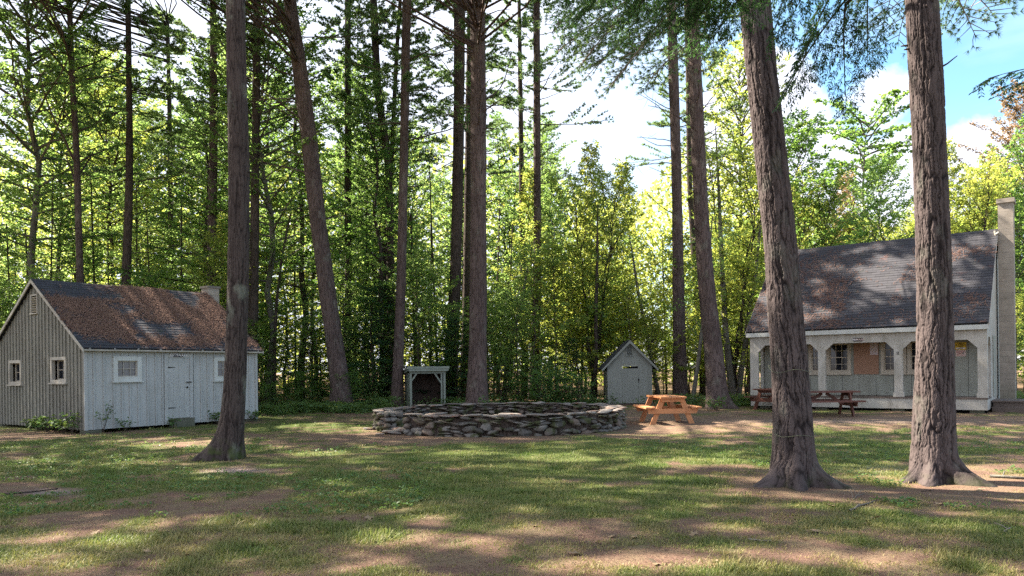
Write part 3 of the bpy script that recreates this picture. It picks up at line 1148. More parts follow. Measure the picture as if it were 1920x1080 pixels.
rngc = np.random.RandomState(5)
cells = []
for gx in np.arange(-20, 29, .84):
    for gy in np.arange(3.5, 31, .84):
        x = gx + rngc.uniform(-.5, .5)
        y = gy + rngc.uniform(-.5, .5)
        if abs(x) > y * .72 + 7:
            continue
        s = sunny(x, y)
        if s > .55 + rngc.uniform(-.1, .1) or rngc.rand() < .04:
            continue
        h = rngc.uniform(13.5, 20)
        for _ in range(12):
            off = SUN_DIR * (h / SUN_DIR[2])
            pos = np.array([x, y, 0]) + off
            if pos[1] < .5 or pos[2] > EYE + .495 * pos[1] + 1.6 or abs(pos[0]) > .72 * pos[1] + 1.5:
                break
            h += 1.0
        else:
            continue
        if pos[2] > 27 or opens(pos):
            continue
        cells.append(pos)
def in_sun_path(p):
    """twigs to cut from the crowns so that sun reaches chosen spots"""
    gx_ = p[:, 0] - SUN_DIR[0] / SUN_DIR[2] * p[:, 2]
    gy_ = p[:, 1] - SUN_DIR[1] / SUN_DIR[2] * p[:, 2]
    ok = gy_ > 4.2
    px_, py_ = ground_px(gx_, np.maximum(gy_, 4.2))
    s = np.zeros(len(p))
    for cx, cy, sx, sy in SUNNY:
        s = np.maximum(s, np.exp(-((px_ - cx) / sx) ** 2 - ((py_ - cy) / sy) ** 2))
    s = s + (fbm(gx_ * 1.6, gy_ * 1.6, 55, 3) - .5) * .7
    r = (s > .36) & ok
    for a, b, rr_ in LITG:
        r |= (gx_ - a) ** 2 + (gy_ - b) ** 2 < rr_ ** 2
    return r


def sunny_at(p):
    gx_, gy_ = p[0] - SUN_DIR[0] / SUN_DIR[2] * p[2], p[1] - SUN_DIR[1] / SUN_DIR[2] * p[2]
    return sunny(gx_, gy_) if gy_ > 4.5 else 0


# crown boughs of each pine's own
for T in PINES:
    rng = T['rng']
    hb, H = T['hb'], T['H']
    nb = 26 if T['rows'] else 20
    for k in range(nb):
        z = hb + (H - hb) * (k / nb) ** .9
        cx, cy, r = interp_path(T['path'], z)
        az = k * 2.4 + rng.uniform(-.3, .3)
        t = (z - hb) / (H - hb)
        sc = (1.15 - .85 * t) * rng.uniform(.75, 1.15)
        mid = np.array([cx + math.cos(az) * sc * 1.5 + T['base'].x, cy + math.sin(az) * sc * 1.5 + T['base'].y, z + .2])
        if opens(mid) or sunny_at(mid) > .7:
            continue
        T['specs'].append((np.array([cx, cy, z]), az, rng.uniform(-.05, .35), sc))

for pos in cells:
    best = min(PINES, key=lambda T: math.hypot(T['base'].x - pos[0], T['base'].y - pos[1]) + (0 if T['H'] > pos[2] + .3 else 99) + (6 if T['Y'] < 14 and T['rows'] else 0))
    b = best['base']
    loc = pos - np.array([b.x, b.y, b.z])
    az = math.atan2(loc[1], loc[0]) + rngc.uniform(-.6, .6)
    st = loc - np.array([math.cos(az), math.sin(az), 0]) * 1.5
    best['specs'].append((st, az, rngc.uniform(-.1, .15), rngc.uniform(.85, 1.15)))
    best.setdefault('arms', []).append(st)
for T in PINES:
    rng = T['rng']
    mb, V, F, v = place_boughs(T['specs'], rng, BOUGHS, 10, .18, .042, lambda p: ~in_sun_path(p + np.array([T['base'].x, T['base'].y, T['base'].z])))
    for st in T.get('arms', []):
        z = min(max(st[2] - .06 * math.hypot(st[0], st[1]), 6), T['H'] - .5)
        cx, cy, r = interp_path(T['path'], z)
        a = Vector((cx, cy, z))
        b = Vector(st)
        m1 = a.lerp(b, .5) + Vector((rng.normal(0, .2), rng.normal(0, .2), -.1))
        mb.tube([a, m1, b], [.05, .035, .02], 5)
    c = link('crown', np_mesh('crown', V, F, M['pine_needle'], v), T['root'])
    n = len(T['mb'].v)
    T['mb'].v += mb.v
    T['mb'].f += [tuple(i + n for i in f) for f in mb.f]
    join('trunk', T['VF'], T['mb'], M[T['mat']], T['root'], relief=T['relief'])

# ------------------------------------------------------------------ leafy trees


def leafy(seed, H, hb, R, limbs, leaf, per, bark_r=.09, up0=.25, up1=1.0, shape='round', twig=.32, stems=1, droop=.0, flat=.45):
    """returns (trunk MB, leaf V, F, v) for one leafy tree of height H"""
    r = random.Random(seed)
    rng = np.random.RandomState(seed)
    mb = MB()
    tp, td, tl = [], [], []
    for s_ in range(stems):
        la = r.uniform(0, 6.28)
        lean = (.12 if stems > 1 else .04) * H
        pts, rad = [], []
        n = 12
        for i in range(n):
            t = i / (n - 1)
            pts.append(Vector((math.cos(la) * lean * t ** 1.3 + r.uniform(-.012, .012) * H, math.sin(la) * lean * t ** 1.3 + r.uniform(-.012, .012) * H, H * t * .97 - (.15 if i == 0 else 0))))
            rad.append(bark_r * (1.15 - t * 1.08) * (1.35 if i == 0 else 1))
        mb.tube(pts, rad, 7)
        nl = limbs // stems
        for k in range(nl):
            t = hb / H + (1 - hb / H) * ((k + r.random()) / nl) ** .85
            t = min(t, .985)
            kk = t * (n - 1)
            i = min(int(kk), n - 2)
            p = pts[i].lerp(pts[i + 1], kk - i)
            tt = (t - hb / H) / (1 - hb / H)
            prof = {'round': math.sin(math.pi * min(1, .18 + tt * .80)) ** .7, 'cone': 1.05 - tt * .97, 'vase': .35 + tt * .75 if tt < .8 else 1.0 - (tt - .8) * 3,
                    'flat': 1.0 if tt > .1 else .6}[shape]
            ln = R * prof * r.uniform(.65, 1.15) + .15
            az = k * 2.399 + r.uniform(-.5, .5)
            el = up0 + (up1 - up0) * tt + r.uniform(-.15, .15)
            d = Vector((math.cos(az) * math.cos(el), math.sin(az) * math.cos(el), math.sin(el)))
            m_ = max(3, int(ln / .45))
            q = p.copy()
            lp = [q.copy()]
            for j in range(m_):
                d = (d + Vector((r.uniform(-.14, .14), r.uniform(-.14, .14), r.uniform(-.1, .1) - droop))).normalized()
                q = q + d * ln / m_
                lp.append(q.copy())
            lr = max(.008, bark_r * .34 * ln / max(R, .1))
            mb.tube(lp, [lr * (1 - .8 * j / m_) + .003 for j in range(m_ + 1)], 4, False)
            s = ln * .18
            side = r.choice((-1, 1))
            while s < ln:
                f = s / ln * m_
                j = min(int(f), m_ - 1)
                b = lp[j].lerp(lp[j + 1], f - j)
                dd = (lp[j + 1] - lp[j]).normalized()
                lat = dd.cross(Vector((0, 0, 1)))
                if lat.length < .1:
                    lat = Vector((1, 0, 0))
                lat = lat.normalized() * side
                w = (dd * r.uniform(.3, .9) + lat * r.uniform(.6, 1) + Vector((0, 0, r.uniform(-.25, .3)))).normalized()
                tw = (.30 + .5 * (1 - s / ln) * min(1, ln / 2)) * r.uniform(.7, 1.3)
                tp.append(tuple(b))
                td.append(tuple(w))
                tl.append(tw)
                s += twig * r.uniform(.5, 1.2)
                side = -side
            tp.append(tuple(lp[-1] - d * .1))
            td.append(tuple(d))
            tl.append(.35)
    tp, td, tl = np.array(tp), np.array(td), np.array(tl)
    n = len(tp) * per
    base = np.repeat(tp, per, 0)
    dd = np.repeat(td, per, 0)
    ll = np.repeat(tl, per)
    u = rng.uniform(.1, 1.0, n)
    sidev = norm(np.cross(dd, UP)) * rng.choice([-1, 1], (n, 1))
    pos = base + dd * (u * ll)[:, None] + sidev * rng.uniform(0, .10, (n, 1)) + rng.normal(0, .035, (n, 3))
    ld = dd * .45 + sidev * rng.uniform(.3, 1.1, (n, 1)) + rng.normal(0, .3, (n, 3)) + np.array([0, 0, -.18])
    nr = UP + rng.normal(0, flat, (n, 3))
    sz = leaf * rng.uniform(.65, 1.2, n)
    V, F = leaf_quads(pos, ld, nr, sz, sz * .72)
    v = np.repeat(np.clip(np.repeat(rng.uniform(0, .75, len(tp)), per) + rng.normal(0, .16, n), 0, 1), 4)
    return mb, V, F, v


def proto(kind, seed, leafmat, bark, **kw):
    mb, V, F, v = leafy(seed, **kw)
    cr = np_mesh('crown', V, F, M[leafmat], v)
    tr = bpy.data.meshes.new('trunk')
    tr.from_pydata(mb.v, [], mb.f)
    tr.materials.append(M[bark])
    tr.shade_smooth()
    return (kind, tr, cr, kw['H'])


def mat_variant(pr, leafmat):
    cr = pr[2].copy()
    cr.materials[0] = M[leafmat]
    return (pr[0], pr[1], cr, pr[3])


def plant(pr, x, y, sc, rot, label, group=None, cat='tree', z=0.0, sz=1.0):
    name = {'hem': 'hemlock_tree', 'sap': 'sapling', 'shrub': 'shrub'}.get(pr[0], 'leafy_tree')
    t = thing(name, label, cat, (x, y, z), rot, group)
    t.scale = (sc, sc, sc * sz)
    link('trunk', pr[1], t)
    link('crown', pr[2], t)
    return t


tallA = proto('tree', 11, 'maple_leaf', 'grey_bark', H=22, hb=6, R=4.6, limbs=92, leaf=.16, per=19, bark_r=.17, up0=.2, up1=1.0)
tallB = proto('tree', 12, 'maple_leaf', 'dark_bark', H=20, hb=7, R=4.0, limbs=84, leaf=.15, per=19, bark_r=.15, up0=.1, up1=1.0)
tallC = proto('tree', 13, 'deep_leaf', 'dark_bark', H=21, hb=4, R=3.8, limbs=100, leaf=.14, per=19, bark_r=.15, up0=.0, up1=.9, shape='cone')
tallY = mat_variant(tallB, 'yellow_leaf')
tallD = mat_variant(tallA, 'deep_leaf')
midA = proto('tree', 21, 'maple_leaf', 'grey_bark', H=12, hb=1.6, R=2.9, limbs=84, leaf=.13, per=20, bark_r=.085, up0=.15, up1=1.0)
midB = proto('tree', 22, 'yellow_leaf', 'grey_bark', H=13, hb=2.2, R=2.7, limbs=84, leaf=.13, per=20, bark_r=.08, up0=.3, up1=1.1, shape='cone')
midC = proto('tree', 23, 'maple_leaf', 'dark_bark', H=13, hb=2.6, R=3.3, limbs=84, leaf=.13, per=20, bark_r=.09, up0=.45, up1=1.2, stems=3, shape='vase')
midD = mat_variant(midA, 'deep_leaf')
midE = mat_variant(midC, 'yellow_leaf')
midR = mat_variant(midB, 'red_leaf')
midG = mat_variant(midB, 'maple_leaf')
sapA = proto('sap', 31, 'maple_leaf', 'twig_wood', H=5.5, hb=.7, R=1.7, limbs=42, leaf=.11, per=15, bark_r=.035, up0=.1, up1=.9)
sapB = proto('sap', 32, 'maple_leaf', 'twig_wood', H=6.5, hb=.6, R=2.0, limbs=44, leaf=.10, per=16, bark_r=.04, up0=.0, up1=.8, flat=.25)
sapC = proto('sap', 33, 'yellow_leaf', 'twig_wood', H=5.0, hb=.9, R=1.5, limbs=36, leaf=.11, per=14, bark_r=.03, up0=.3, up1=1.1)
sapD = mat_variant(sapA, 'deep_leaf')
hemA = proto('hem', 41, 'hemlock_leaf', 'dark_bark', H=8, hb=.4, R=2.3, limbs=76, leaf=.075, per=24, bark_r=.07, up0=-.05, up1=.7, shape='cone', twig=.2, droop=.05, flat=.3)
hemB = proto('hem', 42, 'hemlock_leaf', 'dark_bark', H=5, hb=.25, R=1.9, limbs=54, leaf=.075, per=24, bark_r=.05, up0=-.05, up1=.7, shape='cone', twig=.18, droop=.05, flat=.3)
shrA = proto('shrub', 51, 'weed_leaf', 'twig_wood', H=1.1, hb=.05, R=.75, limbs=26, leaf=.085, per=9, bark_r=.012, up0=.4, up1=1.1, stems=3, twig=.2)
shrB = proto('shrub', 52, 'deep_leaf', 'twig_wood', H=1.6, hb=.1, R=.9, limbs=28, leaf=.09, per=10, bark_r=.015, up0=.3, up1=1.0, stems=2, twig=.2)

# named trees the photograph shows on their own --------------------------------
rt = random.Random(3)


def at(px, Y):
    d = pdir(px, 700)
    return d[0] * Y, Y


def named(pr, px, Y, top_py, label, rot=0, sz=1.0, group=None):
    x, y = at(px, Y)
    H = P(px, top_py, Y).z
    return plant(pr, x, y, H / pr[3] / sz, rot, label, group, sz=sz)


named(midB, 1105, 37, 258, 'feathery pointed tree with a wispy tip in the sky gap, directly over the outhouse', 1)
named(midB, 1178, 42, 292, 'second feathery pointed tree in the sky gap, shorter, beside the straight pine', 2)
named(midE, 1112, 35, 345, 'slender many-stemmed tree between the stone ring and the outhouse', .4)
named(tallC, 958, 51, 205, 'dense dark green tree filling between the two grey pine trunks', 2.2)
named(tallB, 1030, 54, 235, 'round shouldered green tree at the edge of the open sky gap', 1.2)
named(tallY, 1382, 44, 78, 'yellow tinged airy tree behind the wide leaning pine', 2.0)
named(midE, 1375, 36, 300, 'lichen-barked tree with twin stems beside the porch end, yellow leaves', .2)
named(midD, 1520, 40, 215, 'dark green pointed tree behind the far end of the larger cabin roof', 1.6)
named(midR, 1580, 50, 318, 'small tree turning red behind the cabin ridge', .3)
named(midA, 1668, 41, 292, 'round bright green maple showing its stems above the middle of the cabin ridge', .9)
named(midG, 1470, 42, 330, 'light green tree seen just past the first thick pine', 2.9)
named(midB, 1792, 44, 250, 'pointed yellow green tree next to the upright pine and above the roof', 1.9)
named(midE, 1835, 38, 330, 'airy yellow green tree beyond the tall block chimney', 1.1)
named(tallD, 1925, 42, 215, 'big dark green tree standing behind the tall block chimney', 2.6)
named(mat_variant(tallA, 'red_leaf'), 1935, 56, 155, 'tall tree with rusty autumn leaves rising over the big dark green one', .8)
named(sapC, 1905, 33, 560, 'yellow sapling beyond the cabin steps', .8)
# umbrella shaped tree against the clouds
mbu, Vu, Fu, vu = leafy(78, H=21, hb=13.5, R=4.4, limbs=34, leaf=.24, per=22, bark_r=.22, up0=.75, up1=.55, shape='flat', twig=.42, flat=.6, droop=.06)
x, y = at(1612, 62)
t = thing('leafy_tree', 'tall open umbrella shaped tree alone against the white cloud', 'tree', (x, y, 0), .5)
zz = P(1612, 212, 62).z / 21
t.scale = (zz, zz, zz)
tr = bpy.data.meshes.new('trunk')
tr.from_pydata(mbu.v, [], mbu.f)
tr.materials.append(M['grey_bark'])
link('trunk', tr, t)
link('crown', np_mesh('crown', Vu, Fu, M['deep_leaf'], vu), t)


# bands of the wood ------------------------------------------------------------
def skyline(px):
    """highest photo row a tree top may reach at this column (tree tops outline the sky there)"""
    pts = [(-400, -500), (940, -500), (1015, 150), (1050, 270), (1150, 320), (1220, 300), (1260, 250), (1345, 130), (1440, 130), (1480, 300), (1560, 340), (1700, 380),
           (1760, 380), (1850, 330), (1900, 230), (2400, 100)]
    return float(np.interp(px, [a for a, b in pts], [b for a, b in pts]))


def blocked(x, y):
    if y < 37 and -20 < x < -4 and y < 27 + 0:
        return True
    # keep the sight of the shelter and the outhouse free, as it is there
    ppx = 960 + FPX * x / y
    if (y < 31.5 and 762 < ppx < 850) or (y < 33 and 1118 < ppx < 1246):
        return True
    # larger cabin and its ground
    if 6.5 < x < 24 and y < 34.5:
        return True
    if (y < 32.5 and 740 < ppx < 870):
        return True
    if math.hypot(x - 4.7, y - 32.2) < 1.9 or math.hypot(x + 4.2, y - 31) < 1.9:
        return True
    return False


REG = [(-99, -8.6, 'behind the small grey cabin'), (-8.6, -1.2, 'behind the wood shelter'), (-1.2, 8.2, 'around the outhouse'), (8.2, 99, 'beyond the larger cabin')]


def region(x, y):
    xx = x * 30 / max(y, 1)
    for a, b, n in REG:
        if a <= xx < b:
            return n


placed = []


def band(n, y0, y1, protos, hmin, hmax, what, mind=1.2, xr=None, skip=None, szr=(.9, 1.1), sky=True):
    k = tries = 0
    while k < n and tries < n * 60:
        tries += 1
        y = rt.uniform(y0, y1)
        px = rt.uniform(*(xr or (-120, 2040)))
        x, _ = at(px, y)
        if blocked(x, y) or (skip and skip(px, y)):
            continue
        if any((x - a) ** 2 + (y - b) ** 2 < mind ** 2 for a, b in placed):
            continue
        H = rt.uniform(hmin, hmax)
        if sky:
            lim = max(P(px, skyline(px + s), y).z for s in (0,))
            lim = min(P(px, skyline(px + s), y).z for s in (-50, 0, 50))
            if lim < hmin * .6:
                continue
            H = min(H, lim * rt.uniform(.85, 1.0))
        pr = rt.choice(protos)
        placed.append((x, y))
        reg = region(x, y)
        plant(pr, x, y, H / pr[3], rt.uniform(0, 6.28), f'{what} {reg}', f'{what} {reg}', sz=rt.uniform(*szr))
        k += 1


band(7, 33, 40, [tallA, tallB, tallA, tallB, tallC], 17, 24, 'tall leafy tree', 3.0, (-160, 860))
band(17, 45, 60, [tallA, tallB, tallY, tallB], 18, 25, 'tall leafy tree', 3.2, (-160, 860))
band(20, 37, 58, [midA, midB, midC, midE, midG, midB], 9, 15, 'middling leafy tree', 2.0, (-100, 1000))
band(9, 41, 58, [midB, midE, midB, midG], 8, 14, 'airy yellow green tree', 2.4, (1000, 1500))
band(22, 36, 54, [midA, midB, midE, midG, midD], 9, 15, 'middling leafy tree', 2.0, (1400, 2050))
band(18, 31.5, 37, [sapA, sapB, sapA, sapA], 3.5, 7, 'slim leafy sapling', 1.0, (470, 1000))
band(32, 33, 44, [sapA, sapC, sapC, sapC, sapB], 3.5, 7.5, 'slim leafy sapling', 1.2, (990, 1420))
band(30, 28.5, 42, [sapA, sapC, sapD, sapA], 3.5, 8, 'slim leafy sapling', 1.1, (-100, 500))
band(18, 33, 42, [sapA, sapC, sapA], 3.5, 7, 'slim leafy sapling', 1.1, (1400, 2000))
band(15, 32, 37, [hemA, hemB], 3.2, 6.5, 'shaggy young hemlock', 1.2, (480, 730))
band(8, 32.5, 36, [hemA, hemB], 2.4, 4.2, 'shaggy young hemlock', 1.2, (840, 1110))
band(6, 33, 38, [hemB], 2.5, 4, 'shaggy young hemlock', 1.2, (60, 470))
band(14, 29.5, 33, [shrB, shrA], .8, 1.7, 'low leafy shrub', .6, (480, 1140), sky=False)
band(10, 29.5, 33, [shrB, shrA], .8, 1.5, 'low leafy shrub', .6, (1270, 1420), sky=False)
band(8, 30, 33, [shrB], .8, 1.7, 'low leafy shrub', .6, (-60, 480), sky=False)

# ragged thin stems in the wood
def stem_tree(label, rows, Y, H, mat='dark_bark', seed=1, group=None):
    base = P(rows[-1][0], 700, Y)
    base.z = 0
    path = pixel_path(rows, Y, (base.x, Y), H, top_r=.02)
    t = thing('sapling', label, 'tree', base, 0, group)
    rng = np.random.RandomState(seed)
    VF = trunk_mesh('trunk', path, [], None, False, seed, nth=8)
    join('trunk', VF, stubs(rng, path, 1.5, H * .9, 16, .3, 1.6, .014, (-.1, .7)), M[mat], t)
    r = random.Random(seed)
    tp, td = [], []
    for k in range(60):
        z = r.uniform(H * .35, H)
        cx, cy, _ = interp_path(path, z)
        a = r.uniform(0, 6.28)
        q = np.array([cx + math.cos(a) * r.uniform(.1, 1.3), cy + math.sin(a) * r.uniform(.1, 1.3), z + r.uniform(0, .5)])
        for _ in range(14):
            tp.append(q + np.array([r.gauss(0, .2), r.gauss(0, .2), r.gauss(0, .07)]))
            td.append((r.gauss(0, 1), r.gauss(0, 1), -.2))
    n = len(tp)
    V, F = leaf_quads(np.array(tp), np.array(td), UP + rng.normal(0, .4, (n, 3)), np.full(n, .11), np.full(n, .08))
    link('crown', np_mesh('crown', V, F, M['maple_leaf'], np.repeat(rng.uniform(0, 1, n), 4)), t)


stem_tree('leaning pale stem crossing the dark hemlock thicket', [(990, 500, 4), (975, 580, 6), (958, 640, 7), (945, 730, 8)], 36, 7, 'grey_bark', 5)
stem_tree('thin crooked stem bending outward between two dark pines past the small cabin', [(545, 400, 4), (529, 480, 5), (519, 560, 6), (515, 640, 7), (514, 745, 8)], 33, 9, 'dark_bark', 6)
stem_tree('dark leaning stem beside the outhouse wall nearest the stone ring', [(1120, 470, 5), (1117, 600, 7), (1118, 680, 8), (1110, 752, 9)], 34, 9, 'dark_bark', 7)
stem_tree('slanting stem passing behind the outhouse roof toward the straight pine', [(1195, 540, 6), (1212, 620, 7), (1222, 680, 8), (1236, 745, 9)], 36, 8, 'grey_bark', 8)
stem_tree('thin stem leaning against the wide leaning pine at its foot', [(1330, 480, 5), (1318, 600, 7), (1309, 680, 8), (1299, 748, 9)], 32, 8, 'grey_bark', 9)
stem_tree('pale upright stem of a pair sharing one foot by the porch end', [(1352, 460, 9), (1357, 560, 11), (1362, 640, 13), (1374, 745, 16)], 35.5, 13, 'grey_bark', 10)
stem_tree('pale slanting stem of a pair sharing one foot by the porch end', [(1418, 500, 7), (1402, 600, 9), (1392, 680, 11), (1384, 745, 13)], 35.8, 11, 'grey_bark', 11)
for i, (px, Y, w, tp_) in enumerate(((25, 34, 5, 420), (60, 36, 6, 430), (90, 33, 5, 440), (185, 36, 7, 440), (205, 40, 5, 420), (258, 37, 5, 430), (290, 35, 4, 440), (340, 38, 6, 430), (420, 40, 5, 400),
                                     (498, 38, 5, 480), (555, 39, 5, 470), (585, 42, 4, 460), (690, 39, 5, 380), (780, 38, 6, 400), (808, 40, 5, 420), (822, 37, 5, 430), (925, 39, 5, 460), (945, 38, 6, 500),
                                     (1060, 42, 4, 480), (1090, 38, 5, 520), (1150, 40, 4, 470), (1250, 39, 4, 500), (1405, 42, 4, 500), (1905, 36, 6, 560))):
    s = random.Random(200 + i)
    dx = s.uniform(-14, 14)
    stem_tree('thin dark stem in the shaded wood behind the clearing', [(px + dx, tp_, w * .6), (px + dx * .5, (tp_ + 740) / 2, w * .8), (px, 745, w)], Y, s.uniform(8, 12), 'dark_bark', 220 + i,
              'thin dark stems in the shaded wood')

# far wood, one mass nobody could count
rf = np.random.RandomState(40)
n = 120000
px = rf.uniform(-200, 2120, n)
Yf = rf.uniform(60, 92, n)
xx = (px - 960) / FPX * Yf
hmax = np.array([max(3.0, min(21, EYE + (HOR - max(skyline(p_), 120) - 60) / FPX * y_)) for p_, y_ in zip(px, Yf)])
zf = rf.uniform(0, 1, n) ** .9 * hmax
cl = vnoise(xx * .35, zf * .45 + Yf * .2, 4)
k = cl > .30
pos = np.stack([xx, Yf, zf], 1)[k]
n = len(pos)
V, F = leaf_quads(pos, rand_unit(n, rf), UP + rf.normal(0, .7, (n, 3)), rf.uniform(.3, .55, n), rf.uniform(.2, .4, n))
tag(link('distant_wood', np_mesh('distant_wood', V, F, M['yellow_leaf'], np.repeat(np.clip(rf.uniform(0, .8, n), 0, 1), 4))), 'far sunlit yellow green wood seen between the trunks', 'wood', kind='stuff')

# undergrowth along the edge of the wood
n = 0
tp = []
for (cx, sx, cy, k, h) in ((590, 100, 29.0, 520, .35), (520, 40, 28.0, 200, .3), (660, 30, 28.6, 160, .3), (250, 200, 33, 200, .6), (1000, 130, 31.5, 260, .45), (1060, 60, 31, 150, .4), (1400, 40, 30.5, 160, .4),
                           (1290, 60, 30.5, 160, .45), (850, 60, 30.5, 120, .4), (1910, 30, 30, 80, .4), (720, 20, 29.5, 80, .5), (540, 60, 31, 160, .9), (700, 30, 31.5, 120, 1.0)):
    for _ in range(k):
        px = rf.normal(cx, sx * .6)
        y = cy + rf.normal(0, .6)
        x, _u = at(px, y)
        if -1.0 < x - 4.7 < 1.0 and abs(y - 32) < 1.5:
            continue
        tp.append((x, y, rf.uniform(.02, 1) ** 1.2 * h))
tp = np.array(tp)
per = 8
pos = np.repeat(tp, per, 0) + rf.normal(0, .09, (len(tp) * per, 3)) * np.array([1, 1, .5])
pos[:, 2] = np.maximum(pos[:, 2], .02)
n = len(pos)
V, F = leaf_quads(pos, np.stack([rf.normal(0, 1, n), rf.normal(0, 1, n), np.full(n, -.1)], 1), UP + rf.normal(0, .45, (n, 3)), rf.uniform(.07, .13, n), rf.uniform(.05, .09, n))
tag(link('undergrowth', np_mesh('undergrowth', V, F, M['weed_leaf'], np.repeat(rf.uniform(0, 1, n), 4))), 'pale leafy ground cover along the shaded edge of the wood', 'undergrowth', kind='stuff')

# ------------------------------------------------------------------ buildings
def frame_of(origin, ux):
    """local frame on the ground: ux along local +x, +y away"""
    ux = Vector((ux[0], ux[1], 0)).normalized()
    uy = Vector((-ux.y, ux.x, 0))
    return Vector(origin), ux, uy, math.atan2(ux.y, ux.x)


def hit(fr, px, py, yloc=None, xloc=None):
    """where the sight line of a photo pixel meets the local plane y=yloc (or x=xloc): local (x, y, z)"""
    o, ux, uy, _ = fr
    d = Vector(pdir(px, py))
    c = Vector((0, 0, EYE))
    nrm, off = (uy, yloc) if yloc is not None else (ux, xloc)
    p0 = o + nrm * off
    t = (p0 - c).dot(nrm) / d.dot(nrm)
    w = c + d * t - o
    return Vector((w.dot(ux), w.dot(uy), w.z))


def roof_sheet(name, mat, parent, quad, th=.05, courses=None):
    """one roof slope: quad = eave0, eave1, ridge1, ridge0; with stepped shingle courses; UV in metres"""
    e0, e1, r1, r0 = [Vector(q) for q in quad]
    nrm = (e1 - e0).cross(r0 - e0).normalized()
    ln = (r0 - e0).length
    n = int(ln / .135)
    V, F, UV = [], [], []
    W = (e1 - e0).length
    rr = random.Random(len(name))
    nseg = 24
    for i in range(n):
        t0, t1 = i / n, (i + 1) / n + .012
        t1 = min(t1, 1.0)
        rowv = []
        for k in range(nseg + 1):
            s = k / nseg
            a0 = e0.lerp(e1, s)
            b0 = r0.lerp(r1, s)
            sag = nrm * (rr.uniform(-.004, .004))
            lo = a0.lerp(b0, t0) + nrm * (.012) + sag
            hi = a0.lerp(b0, t1) + nrm * (.001)
            und = a0.lerp(b0, t0) - nrm * .002
            rowv.append((lo, hi, und, s * W, t0 * ln, t1 * ln))
        b = len(V)
        for (lo, hi, und, u, v0, v1) in rowv:
            V += [lo, hi, und]
        for k in range(nseg):
            a = b + k * 3
            c2 = b + (k + 1) * 3
            F.append((a, c2, c2 + 1, a + 1))
            UV.append([(rowv[k][3], rowv[k][4]), (rowv[k + 1][3], rowv[k][4]), (rowv[k + 1][3], rowv[k][5]), (rowv[k][3], rowv[k][5])])
            F.append((a + 2, c2 + 2, c2, a))
            UV.append([(rowv[k][3], rowv[k][4])] * 4)
    b = len(V)
    for q in (e0, e1, r1, r0):
        V.append(q - nrm * .004)
    for q in (e0, e1, r1, r0):
        V.append(q - nrm * th)
    F += [(b, b + 1, b + 2, b + 3), (b + 7, b + 6, b + 5, b + 4), (b, b + 4, b + 5, b + 1), (b + 1, b + 5, b + 6, b + 2), (b + 2, b + 6, b + 7, b + 3), (b + 3, b + 7, b + 4, b)]
    UV += [[(0, 0)] * 4] * 6
    me = bpy.data.meshes.new(name)
    me.from_pydata([tuple(v) for v in V], [], F)
    uvl = me.uv_layers.new(name='UVMap')
    flat = [c for f in UV for p in f for c in p]
    uvl.data.foreach_set('uv', flat)
    me.materials.append(mat)
    return link(name, me, parent)


def window(parent, T, w, h, cols, rows, glass, trim, sash=None, name='window', sill=True, casing=.09, depth=.0, deep=.0, mid=False):
    """T(a, n, z): a along the wall from the centre, n outwards, z up from the centre -> local coordinates"""
    mb = MB()

    def bx(mb, a0, a1, n0, n1, z0, z1):
        c = [T(a, n, z) for z in (z0, z1) for a, n in ((a0, n0), (a1, n0), (a1, n1), (a0, n1))]
        n_ = len(mb.v)
        mb.v += [tuple(p) for p in c]
        mb.f += [(n_ + 3, n_ + 2, n_ + 1, n_), (n_ + 4, n_ + 5, n_ + 6, n_ + 7), (n_, n_ + 1, n_ + 5, n_ + 4), (n_ + 1, n_ + 2, n_ + 6, n_ + 5),
                 (n_ + 2, n_ + 3, n_ + 7, n_ + 6), (n_ + 3, n_, n_ + 4, n_ + 7)]
    W, H = w / 2, h / 2
    c = casing
    bx(mb, -W, -W + c, -.05, .045, -H, H)
    bx(mb, W - c, W, -.05, .045, -H, H)
    bx(mb, -W + c, W - c, -.05, .043, H - c, H)
    bx(mb, -W + c, W - c, -.05, .043, -H, -H + c)
    f = mb.build(name, trim, parent)
    if sill:
        s = MB()
        bx(s, -W - .03, W + .03, -.04, .085, -H - .035, -H)
        s.build('sill', trim, f)
    g = MB()
    wi, hi = W - c, H - c
    bx(g, -wi, wi, -.055 - deep, -.045 - deep, -hi, hi)
    g.build('pane', glass, f)
    s = MB()
    t = .014
    n0, n1 = -.044 - deep, -.012 - deep
    e = .028
    bx(s, -wi, -wi + e, n0, n1, -hi, hi)
    bx(s, wi - e, wi, n0, n1, -hi, hi)
    bx(s, -wi + e, wi - e, n0, n1, hi - e, hi)
    bx(s, -wi + e, wi - e, n0, n1, -hi, -hi + e)
    for i in range(1, cols):
        a = -wi + 2 * wi * i / cols
        bx(s, a - t / 2, a + t / 2, n0, n1 - .004, -hi + e, hi - e)
    for i in range(1, rows):
        z = -hi + 2 * hi * i / rows
        tt = t * (2.2 if (mid and i == rows // 2) else 1)
        bx(s, -wi + e, wi - e, n0, n1 - .002, z - tt / 2, z + tt / 2)
    s.build('sash', sash or trim, f)
    return f


def wall_cols(mb, a0, a1, zlo, top, holes, put):
    """upright wall made of strips so that the openings in it are real: holes = (lo, hi, z0, z1)"""
    cuts = sorted({a0, a1} | {h[0] for h in holes} | {h[1] for h in holes} | ({top.apex} if getattr(top, 'apex', None) is not None else set()))
    for c0, c1 in zip(cuts[:-1], cuts[1:]):
        hs_ = [h for h in holes if h[0] <= c0 + 1e-6 and h[1] >= c1 - 1e-6]
        if hs_:
            h = hs_[0]
            put(mb, c0, c1, zlo, zlo, h[2], h[2])
            put(mb, c0, c1, h[3], h[3], top(c0), top(c1))
        else:
            put(mb, c0, c1, zlo, zlo, top(c0), top(c1))


